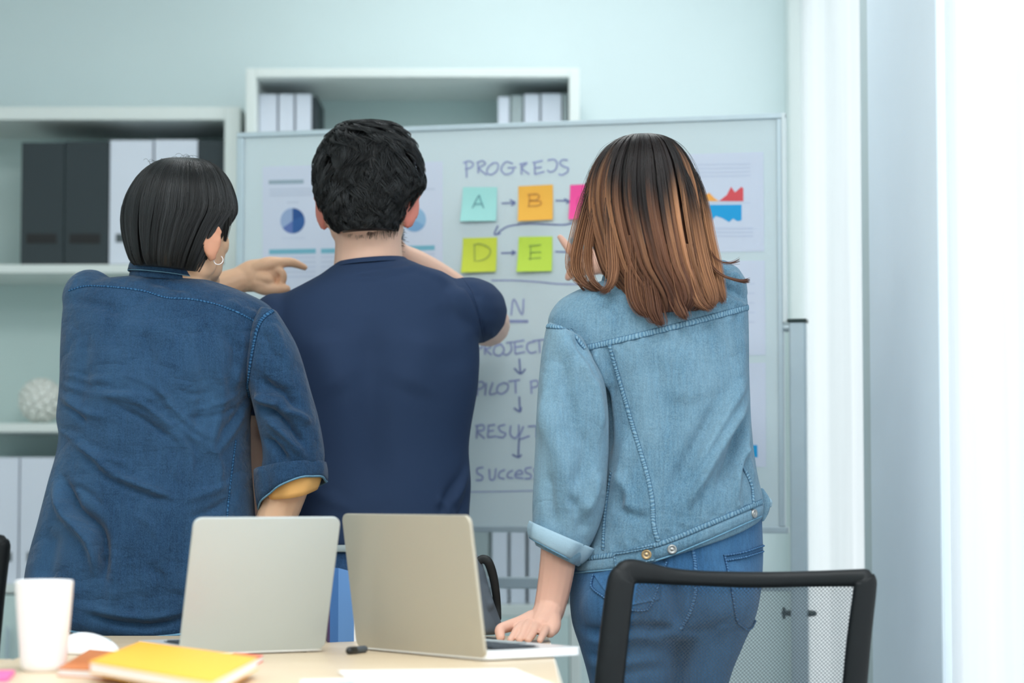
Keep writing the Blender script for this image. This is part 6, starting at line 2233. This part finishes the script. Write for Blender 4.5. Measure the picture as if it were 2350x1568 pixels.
# free locks traced by hand: curls on the left, uneven ends, wind-blown wisp on the right
free = [
    ([(1425, 332, -.05), (1380, 390, -.055), (1352, 460, -.05), (1332, 540, -.045), (1321, 600, -.045), (1328, 636, -.05), (1352, 658, -.06), (1382, 668, -.07)], 20, 190, 0.35, 0.0),
    ([(1432, 332, -.06), (1392, 392, -.07), (1368, 470, -.07), (1352, 550, -.065), (1350, 600, -.06), (1358, 640, -.07), (1380, 664, -.085), (1402, 668, -.09)], 8, 110, 0.3, 0.0),
    ([(1440, 330, -.07), (1412, 400, -.09), (1402, 480, -.10), (1404, 560, -.105), (1408, 610, -.11), (1402, 650, -.112), (1388, 668, -.112), (1376, 666, -.11)], 12, 150, 0.35, 0.05),
    ([(1528, 330, -.05), (1580, 395, -.05), (1604, 470, -.05), (1616, 540, -.05), (1630, 600, -.055), (1641, 645, -.07), (1652, 680, -.085), (1660, 694, -.09)], 18, 260, 0.75, -0.1),
    ([(1520, 330, -.07), (1566, 400, -.085), (1588, 480, -.09), (1602, 560, -.095), (1616, 620, -.105), (1630, 660, -.115), (1638, 690, -.12), (1630, 706, -.122)], 14, 220, 0.6, -0.1),
    ([(1480, 560, -.115), (1484, 610, -.115), (1490, 650, -.118), (1496, 690, -.12), (1500, 715, -.122), (1508, 735, -.124), (1514, 742, -.126), (1522, 744, -.126)], 17, 220, 0.1, -0.2),
    ([(1450, 540, -.112), (1452, 590, -.112), (1452, 640, -.114), (1456, 675, -.116), (1464, 700, -.118), (1474, 716, -.12), (1480, 722, -.121), (1490, 724, -.121)], 15, 200, 0.15, -0.2),
    ([(1530, 560, -.118), (1536, 610, -.118), (1542, 655, -.12), (1550, 690, -.122), (1560, 712, -.124), (1566, 724, -.125), (1570, 728, -.126), (1576, 730, -.126)], 14, 180, 0.15, -0.2),
    ([(1570, 560, -.11), (1580, 610, -.11), (1588, 650, -.114), (1598, 680, -.116), (1608, 698, -.12), (1618, 706, -.121), (1624, 708, -.122), (1632, 708, -.122)], 15, 200, 0.4, -0.2),
    ([(1600, 540, -.06), (1622, 590, -.065), (1640, 620, -.08), (1662, 634, -.09), (1684, 641, -.095), (1702, 645, -.095), (1712, 645, -.095), (1722, 643, -.095)], 4, 60, 0.0, -0.3),
    ([(1600, 520, -.05), (1622, 560, -.055), (1640, 590, -.07), (1658, 602, -.08), (1672, 604, -.085), (1684, 602, -.085), (1694, 598, -.085), (1700, 595, -.085)], 3, 14, 0.0, -0.3),
    ([(1352, 470, -.05), (1330, 540, -.045), (1316, 600, -.04), (1322, 640, -.04), (1338, 664, -.045), (1352, 674, -.05), (1360, 680, -.055), (1366, 686, -.055)], 4, 12, 0.0, 0.0),
]
FLs, FR, FC = [], [], []
for pts, wd, cnt, hv, tn in free:
    g = np.array(pts, float)
    u = np.linspace(0, len(g) - 1, K_)
    gi = cr(g, 8)
    gi = np.stack([np.interp(u, np.linspace(0, len(g) - 1, len(gi)), gi[:, k]) for k in range(3)], 1)
    full = len(g)
    starts_top = g[0, 1] < 400
    for i in range(cnt):
        a, b = RNG.normal() * 0.5, RNG.normal() * 0.5
        prof = (0.6 + 0.6 * np.sin(math.pi * np.linspace(0.05, 0.8, K_))) * (1 - 0.65 * np.linspace(0, 1, K_) ** 4)
        line = np.array([P(x + a * wd * pr, y + (6 * RNG.normal() if False else 0), DW + d + b * wd * pr * 0.0005) for (x, y, d), pr in zip(gi, prof)])
        line[:, 2] += RNG.normal() * 0.003 * np.linspace(0, 1, K_) ** 2
        cut = RNG.uniform(0.88, 1.0)
        uu = np.linspace(0, (K_ - 1) * cut, K_)
        line = np.stack([np.interp(uu, np.arange(K_), line[:, k]) for k in range(3)], 1)
        FLs.append(line)
        FR.append(0.00054 * (1 - 0.7 * np.linspace(0, 1, K_) ** 3))
        tv = np.linspace(0.02, 1.0, K_) if starts_top else np.linspace(0.6, 1.0, K_)
        hv_ = np.clip(hv + 0.15 * RNG.normal(), 0, 0.95) * np.ones(K_)
        FC.append(ombre(tv, None, np.array(tn + 0.15 * RNG.normal()), hv_) * (0.85 + 0.3 * RNG.random()))
Ls = np.concatenate((Ls, np.array(FLs)))
rad = np.concatenate((rad, np.array(FR)))
cc_ = np.concatenate((cc_, np.array(FC)))
# fine flyaways around the crown
NF = 70
rf = np.random.default_rng(5)
for i in range(NF):
    a = rf.uniform(-math.pi - 0.2, 0.2)
    t_ = np.clip(rf.uniform(0, 0.25) + np.linspace(0, rf.uniform(0.2, 0.5), K_), 0, 1)
    o_ = 0.004 + rf.uniform(0.003, 0.012) * np.sin(math.pi * np.linspace(0, 0.8, K_))
    ln_ = hullw.point(t_, np.full(K_, a) + 0.15 * rf.normal() * np.linspace(0, 1, K_), o_)
    Ls = np.concatenate((Ls, ln_[None]))
    rad = np.concatenate((rad, np.full((1, K_), 0.00022)))
    cc_ = np.concatenate((cc_, np.full((1, K_, 3), 0.02)))
# hull pigment from height
q = proj(eV)
tv = np.clip((q[:, 1] - 309) / 415.0, 0, 1)
eC = ombre(tv, None, np.zeros(len(tv)) + 0.3, np.zeros(len(tv))) * 0.6
strands('hair', Ls, rad, cc_, M['hair'], root_w, (eV, eF, eC))
